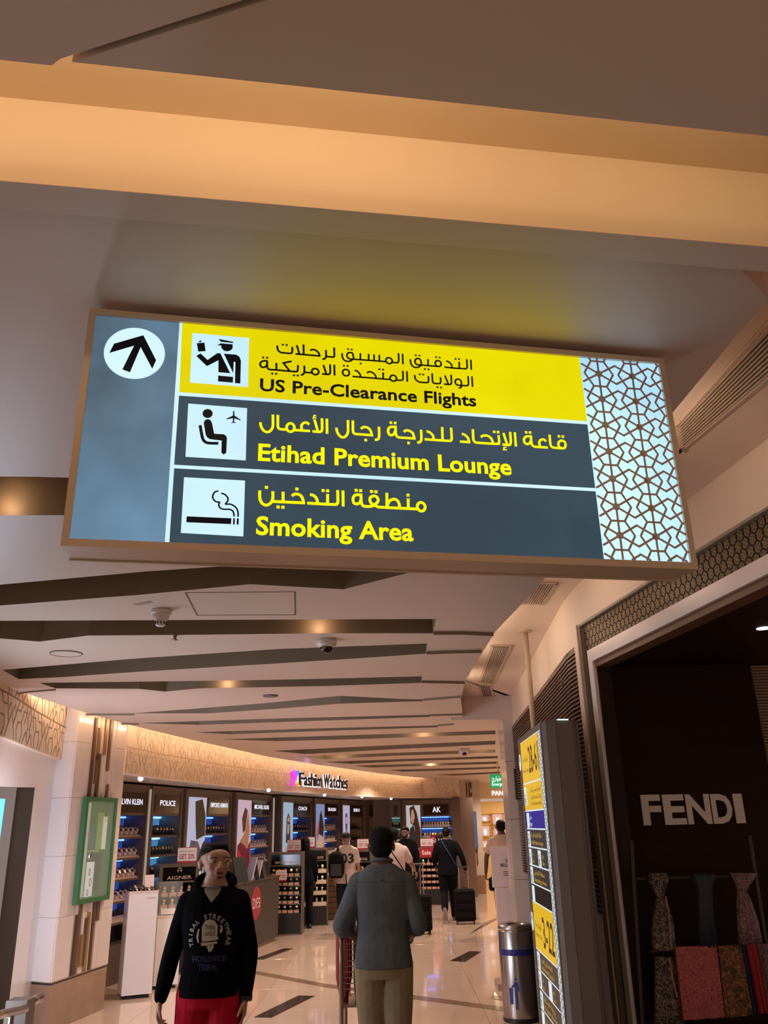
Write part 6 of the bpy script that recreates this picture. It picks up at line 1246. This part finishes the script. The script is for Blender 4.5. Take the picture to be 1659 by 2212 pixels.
cap_ = [(-.033, 1.20), (-.036, 1.27), (-.022, 1.30), (.0, 1.307), (.022, 1.30), (.038, 1.275), (.036, 1.225), (.044, 1.212), (.030, 1.205)]
its = [grid_cut(polyvf(FX(cap_)), 2)]
its.append(grid_cut(polyvf(FX([(-.038, 1.195), (.036, 1.200), (.038, 1.190), (.022, 1.188), (.022, 1.172), (.014, 1.155), (.0, 1.150), (-.006, 1.168), (-.014, 1.182), (-.034, 1.180)])), 2))
its.append(grid_cut(polyvf(FX([(-.052, 1.195), (-.060, 1.225), (-.052, 1.262), (-.046, 1.262), (-.050, 1.225), (-.046, 1.195)])), 1)); its.append(grid_cut(polyvf(FX([(.046, 1.285), (.058, 1.27), (.060, 1.25), (.050, 1.235), (.046, 1.25), (.050, 1.265)])), 1))
decal(htop, its, 'cap_emblem', mat('print_cream', 'a49c84', .8), 1, hm_)
its = []
for tx_, z_ in (('TRIBAL', 1.262), ('GANGUS', 1.228)):
    vf = text_vf(tx_, .03, bold=.0, width=.064); hh = max(v[1] for v in vf[0]); its.append(([(.030-x, z_+y/hh*.024) for x, y in vf[0]], vf[1]))
its.append(polyvf([(.012, 1.172), (.004, 1.168), (.010, 1.185)])); its.append(polyvf([(-.006, 1.172), (-.014, 1.172), (-.010, 1.186)]))
decal(htop, its, 'emblem_lines', M['print_k'], 1, hm_, .0055)
its = []
for tx_, z_, w_ in (('WORLDWIDE', 1.090, .20), ('TRIBAL', 1.045, .12)):
    vf = text_vf(tx_, .05, bold=.03, width=w_); hh = max(v[1] for v in vf[0]); its.append(([(w_/2-x, z_+y/hh*.034) for x, y in vf[0]], vf[1]))
decal(htop, its, 'navy_print', prb, 1, hm_)
wj = HT(HJ['wrL']); b = MB(); dv = (HT(HJ['wrL'])-HT(HJ['elL'])).normalized(); b.tube([wj-dv*.015, wj+dv*.02], [.036, .036], 16); b.ell(wj+V((-.034, .0, 0)), (.010, .022, .024), 12, 8); b.build('wristwatch', M['black'], hm_, True, local=True)

# --- man in the blue shirt, seen from behind, pushing a trolley
BX, BY = -.075, 6.2
bsh = mat('blue_chambray', '5c6064', .9, spec=.1, noise=.18, nscale=9, bump=1.0, bscale=11)
bm_, btop, btr, BT, BHP, BJ = person('man in a blue-grey shirt and khaki trousers seen from behind, pushing a trolley', (BX, BY, 0), 0.0, 1.79, skin='6e4c3c', hair='0b0908', top='shirt', topmat=bsh, sleeves='rolled', trousers='8f8062', shoes='2a2018', vox=.006, build=.99, hairkind='full', hem=.90,
    pose=dict(elL=(-.275, -.03, 1.15), wrL=(-.17, .22, 1.04), elR=(.235, -.06, 1.15), wrR=(.18, .20, 1.05), hdL=(.55, .9, -.12), hdR=(-.55, .9, -.12), nL=(-.2, .2, 1), nR=(.2, .2, 1), sideL=-1, sideR=-1, kneeL=(-.085, .06, .50), ankL=(-.085, .10, .10), kneeR=(.085, -.02, .50), ankR=(.09, -.12, .10)), handcurl=(.55, .55))
b = MB(); L = []
for i in range(17):
    a = -2.6+5.2*i/16; L.append(BT(V((math.sin(a)*.066, -math.cos(a)*.066-.008, 1.535+.012*math.cos(a)))))
b.tube(L, .014, 10); remesh(b, 'collar', bsh, .006, bm_, 2)
decal(btop, [grid_cut(polyvf([(-.008, 1.425), (.010, 1.425), (.010, 1.418), (-.008, 1.418)]), 1)], 'locker_loop', M['print_k'], -1, bm_, .004)
decal(btop, [grid_cut(([(x, 1.408+s) for s in (0, .0022) for x in [(-.17+.34*i/24) for i in range(25)]], [(i, i+1, i+26, i+25) for i in range(24)]), 0)], 'yoke_seam', mat('seam_dark', '26303a', .9), -1, bm_, .002)
decal(btr, [([(-.003, .80), (.003, .80), (.003, .99), (-.003, .99)], [(0, 1, 2, 3)])], 'back_seam', mat('seam_khaki', '4a4030', .9), -1, bm_, .002)
wj = BT(BJ['wrL']); dv = (wj-BT(BJ['elL'])).normalized(); b = MB(); b.tube([wj-dv*.03, wj-dv*.008], [.033, .032], 16); b.build('wristband', M['black'], bm_, True, local=True)
# trolley
tr_ = thing('luggage_trolley', 'metal luggage trolley loaded with red and dark bags, pushed by the man in blue', 'trolley', (-.18, 6.8, 0))
st2 = mat('trolley_metal', '9a8a78', .3, metal=.8)
TO = .86; zh = 1.075; TXL, TXR = PY(737, 2030, 6.48).x, .05
for x in (TXL, TXR):
    MB().tube([(x, 5.60+TO, zh), (x-.0, 5.62+TO, .9), (x, 5.64+TO, .12)], .016, 12).build('upright', st2, tr_, True)
MB().tube([(TXL, 5.60+TO, zh), (TXR, 5.60+TO, zh)], .016, 12).build('handle', M['black'], tr_, True)
MB().bevbox((TXL+.03, 5.60+TO, zh+.01), (.09, .05, .05), .012).build('grip', M['black'], tr_)
for k in range(9):
    z = zh-.05-k*.035; MB().tube([(TXL+.01, 5.64+TO, z), (TXR-.01, 5.64+TO, z)], .0035, 6).build('basket_wire', st2, tr_)
for k in range(11):
    x = TXL+.02+k*(TXR-TXL-.04)/10; MB().tube([(x, 5.64+TO, zh-.03), (x, 5.66+TO, .70), (x, 5.95+TO, .66)], .0035, 6).build('basket_wire', st2, tr_)
for x in (TXL, TXR):
    MB().tube([(x, 5.64+TO, .16), (x+.0, 6.5+TO, .12)], .016, 10).build('base_rail', st2, tr_, True)
for k in range(4): MB().tube([(TXL, 5.72+TO+k*.25, .15), (TXR, 5.72+TO+k*.25, .15)], .010, 8).build('deck_bar', st2, tr_)
MB().box(((TXL+TXR)/2, 6.82, .625), (TXR-TXL+.04, .42, .02)).build('basket_floor', st2, tr_)
for x in (TXL, TXR): MB().tube([(x, 6.62, .61), (x, 7.05, .61), (x, 7.05, .14)], .012, 8).build('basket_bracket', st2, tr_, True)
for x in (TXL+.02, TXR-.02):
    for y in (5.72+TO, 6.42+TO): MB().tube([(x-.015, y, .065), (x+.015, y, .065)], .065, 18).build('wheel', M['black'], tr_)
def bag(c, d, m, label, name='travel_bag', rz=0, cat='bag', soft=.05, bot=.86):
    t = thing(name, label, cat, (c[0], c[1], c[2]-d[2]/2), rz); b = MB(); L = []
    for z, k in ((0, bot), (.08, min(.98, bot+.1)), (.3, 1.0), (.7, 1.0), (.92, .96), (1, .84)):
        L.append([V((d[0]/2*k*math.copysign(abs(math.cos(a))**.5, math.cos(a)), d[1]/2*k*math.copysign(abs(math.sin(a))**.5, math.sin(a)), z*d[2])) for a in [2*PI*q/24 for q in range(24)]])
    b.loft(L).build('body', m, t, True, local=True)
    b = MB(); b.tube([(-d[0]*.22, 0, d[2]-.01), (-d[0]*.2, 0, d[2]+.05), (d[0]*.2, 0, d[2]+.05), (d[0]*.22, 0, d[2]-.01)], .010, 8); b.build('handle', M['black'], t, True, local=True)
    b = MB(); b.box((0, -d[1]/2-.001, d[2]*.55), (d[0]*.6, .006, d[2]*.4)); b.build('pocket', m, t, local=True)
    return t
bag((TXL+.005, 6.74, .885), (.115, .20, .50), mat('red_nylon', '8c1420', .6, bump=.2, bscale=30), 'red travel bag standing on the trolley, bulging past its left post', bot=.5)
bag((TXL+.17, 6.86, .87), (.20, .34, .46), mat('dark_nylon', '171317', .7, bump=.2, bscale=40), 'dark travel bag standing on the trolley next to the red bag')

# --- people further in
bt_w = mat('tee_offwhite', 'b8a49a', .85, bump=.3, bscale=12)
x = PY(748, 1850, 16.6).x
pc, ctop, ctr, CT, CHP, CJ = person('man in a dark cap and white 03 T-shirt with a black backpack, seen from behind', (x, 16.6, 0), -.08, 1.70, skin='8a6450', hair='17110f', topmat=bt_w, sleeves='short', trousers='1a1c24', shoes='1a1818', vox=.010, hairkind=None, build=1.05, hem=.84, pose=dict(elL=(-.27, .02, 1.15), wrL=(-.25, .12, .92)))
b = MB(); b.ell(CHP((0, -.018, .122)), (.083, .100, .082), 22, 14); b.ell(CHP((0, .11, .118)), (.062, .07, .012), 16, 8); remesh(b, 'cap', mat('cap_black', '141218', .8), .007, pc, 2)
vf = text_vf('03', .1, bold=.035, width=.25); hh = max(v[1] for v in vf[0]); decal(ctop, [grid_cut(([(-.09+x_, 1.20+y/hh*.165) for x_, y in vf[0]], vf[1]), 2)], 'number_print', M['print_k'], -1, pc, .006)
its = []
for i in range(3): 
    vf = text_vf('SANTA MARIA NOVA'[:15-i*2], .03, width=.16); hh = max(v[1] for v in vf[0]); its.append(([(-.05+x_, 1.165-i*.035+y/hh*.018) for x_, y in vf[0]], vf[1]))
decal(ctop, its, 'small_print', mat('print_grey', '6a5e58', .8), -1, pc, .006)
bp2 = thing('backpack', 'black backpack worn over the left shoulder of the man in the cap', 'backpack', (x-.12, 16.4, .95)); b = MB(); L = []
for z, k, kd_ in ((.92, .7, .6), (1.0, .95, 1), (1.15, 1.0, 1), (1.28, .88, .9), (1.36, .55, .6)): L.append([V((x-.17+.15*k*math.copysign(abs(math.cos(a))**.7, math.cos(a)), 16.36+.11*kd_*math.copysign(abs(math.sin(a))**.7, math.sin(a)), z)) for a in [2*PI*q/20 for q in range(20)]])
b.loft(L).build('body', M['leather'], bp2, True); b = MB(); b.tube([(x-.16, 16.42, 1.30), (x-.15, 16.50, 1.44), (x-.15, 16.62, 1.46)], .02, 8); b.build('strap', M['leather'], bp2, True)
b = MB(); b.bevbox((x-.17, 16.245, 1.06), (.20, .03, .20), .01); b.build('pocket', mat('pocket_black', '1c1a1c', .7), bp2); b = MB(); b.tube([(x+.0, 16.42, .98), (x+.005, 16.44, .84), (x+.0, 16.43, .70)], .008, 6); b.build('strap_end', M['leather'], bp2)
wt = PY(851, 1850, 14.6)
pw, wtop, *_w = person('man in a white T-shirt with a black cross-body strap, behind the man in blue', (wt.x, 14.6, 0), .10, 1.76, skin='8c6248', hair='0e0b0a', topmat=mat('tee_white', 'c0aaa0', .85, bump=.3, bscale=12), sleeves='short', trousers='15171c', shoes='1a1818', vox=.010, hairkind='full', build=1.05, hem=.84, pose=dict(elR=(.30, .08, 1.17), wrR=(.36, .28, 1.10), hdR=(.3, 1, -.2)), handcurl=(.3, .8))
its = [([(-.12, 1.44), (-.085, 1.45), (.155, 1.12), (.155, 1.07)], [(0, 1, 2, 3)])]; its = [([(lerp_r(-.12, .165, i/14)+ (0 if j == 0 else .0), lerp_r(1.47, 1.06, i/14)+(.03 if j else 0)) for j in (0, 1) for i in range(15)], [(i, i+1, i+16, i+15) for i in range(14)])]
decal(wtop, its, 'crossbody_strap', M['leather'], -1, pw, .008)
def suitcase(c, w, d, h, rz, label, hh, lean=0):
    t = thing('suitcase', label, 'suitcase', (c[0], c[1], 0), rz); bl = mat('case_black', '0d0b0d', .8, bump=.1, bscale=60, spec=.12)
    b = MB(); b.bevbox((0, 0, .05+h/2), (w, d, h), .035); b.build('shell', bl, t, local=True)
    for k in range(3): b = MB(); b.bevbox((0, -d/2-.004, .05+h*(.2+.27*k)), (w*.8, .016, h*.16), .005); b.build('front_pocket', mat('case_black2', '141114', .8, spec=.12), t, local=True)
    for sx in (-1, 1):
        for sy in (-1, 1): MB().tube([(sx*w*.4-.012, sy*d*.35, .027), (sx*w*.4+.012, sy*d*.35, .027)], .027, 14).build('wheel', M['black'], t, local=True)
        MB().tube([(sx*w*.22, .02, .05+h-.02), (sx*w*.22, .02+lean, hh)], .010, 8).build('handle_bar', mat('handle_silver', 'b0a098', .3, metal=.6), t, local=True)
    MB().tube([(-w*.24, .02+lean, hh), (w*.24, .02+lean, hh)], .014, 8).build('handle_grip', M['black'], t, local=True)
    MB().tube([(-.06, 0, .05+h-.005), (-.05, 0, .05+h+.025), (.05, 0, .05+h+.025), (.06, 0, .05+h-.005)], .008, 6).build('top_handle', M['black'], t, local=True); return t
s1 = PZ(908, 2020, 0); suitcase((s1.x, s1.y+.12), .42, .26, .58, .1, 'black soft suitcase with a long silver handle, right behind the man in blue', 1.13)
# bearded man in black
bx_ = PY(878, 1850, 18.6); person('bearded man in black beside the man in the white T-shirt, facing the camera', (bx_.x, 18.9, 0), PI-.5, 1.76, skin='7c5544', hair='0c0908', topcol='100f12', trousers='14131a', vox=.010, hairkind='short', face=.01, beard='full', build=1.1, headrot=(.15, -.12, 0), hem=.82)
# man in black with the blue strap
sx_ = PY(968, 1900, 18.0); ps2, stop_, str2, ST, SHP, SJ = person('man all in black with a blue shoulder strap pulling a suitcase, seen from behind', (sx_.x, 18.0, 0), -.05, 1.74, skin='7a5644', hair='0e0b0a', topcol='0e0e12', trousers='101014', shoes='3a3a40', vox=.010, hairkind='short', build=1.1, hem=.84, pose=dict(elR=(.30, -.05, 1.17), wrR=(.36, .02, .94), kneeL=(-.09, .0, .52), ankL=(-.09, -.26, .24), toeL=1.0, kneeR=(.09, .10, .50), ankR=(.10, .12, .095), elL=(-.27, .0, 1.16), wrL=(-.24, .14, 1.02)), handcurl=(.4, .9))
its = [([(lerp_r(-.10, .20, i/16), lerp_r(1.47, .97, i/16)+(.035 if j else 0)) for j in (0, 1) for i in range(17)], [(i, i+1, i+18, i+17) for i in range(16)])]; decal(stop_, its, 'shoulder_strap', mat('strap_blue', '1c3470', .7), -1, ps2, .008)
s2 = PZ(1008, 1998, 0); suitcase((s2.x+.0, s2.y+.16), .40, .26, .56, -.05, 'black soft suitcase on four wheels pulled by the man all in black', 1.0, lean=.0)
# man with the bag behind the poster stand
mx = PY(1086, 1850, 15.8); pb_, *_ = person('man in a pale polo shirt carrying a black bag, half hidden by the white stand', (mx.x, 15.8, 0), .12, 1.85, skin='4a3026', hair='0e0b0a', topcol='b49c88', trousers='a89078', sleeves='short', vox=.010, hairkind='short', build=1.1, hem=.84, pose=dict(elL=(-.27, .02, 1.17), wrL=(-.29, .06, .92)), handcurl=(.9, .4))
hb = PY(1064, 1885, 15.8); t = thing('handbag', 'black soft bag hanging from the hand of the man in the pale polo', 'bag', (hb.x, 15.8, .5)); z0 = PY(1064, 1924, 15.8).z; z1 = PY(1064, 1891, 15.8).z; b = MB(); L = []
for z, k in ((z0, .8), (z0+.04, 1), (z0+.2, .95), (z1-.04, .7), (z1, .4)): L.append([V((hb.x+.02+.10*k*math.cos(a), 15.8+.07*k*math.sin(a), z)) for a in [2*PI*q/18 for q in range(18)]])
b.loft(L).build('body', M['leather'], t, True); zq = PY(1064, 1876, 15.8).z
for s in (-1, 1): b = MB(); b.tube([(hb.x+.02+s*.04, 15.8, z1-.01), (hb.x, 15.8, zq)], .007, 6); b.build('handle', M['leather'], t)
# dark-haired person browsing behind the stands
dx = PY(661, 1850, 17.45); person('person with long black hair behind the display stands, seen from behind', (dx.x-.02, 17.45, 0), .3, 1.62, skin='7a5644', hair='0b0808', topcol='0f0e12', trousers='121118', vox=.012, hairkind='long')
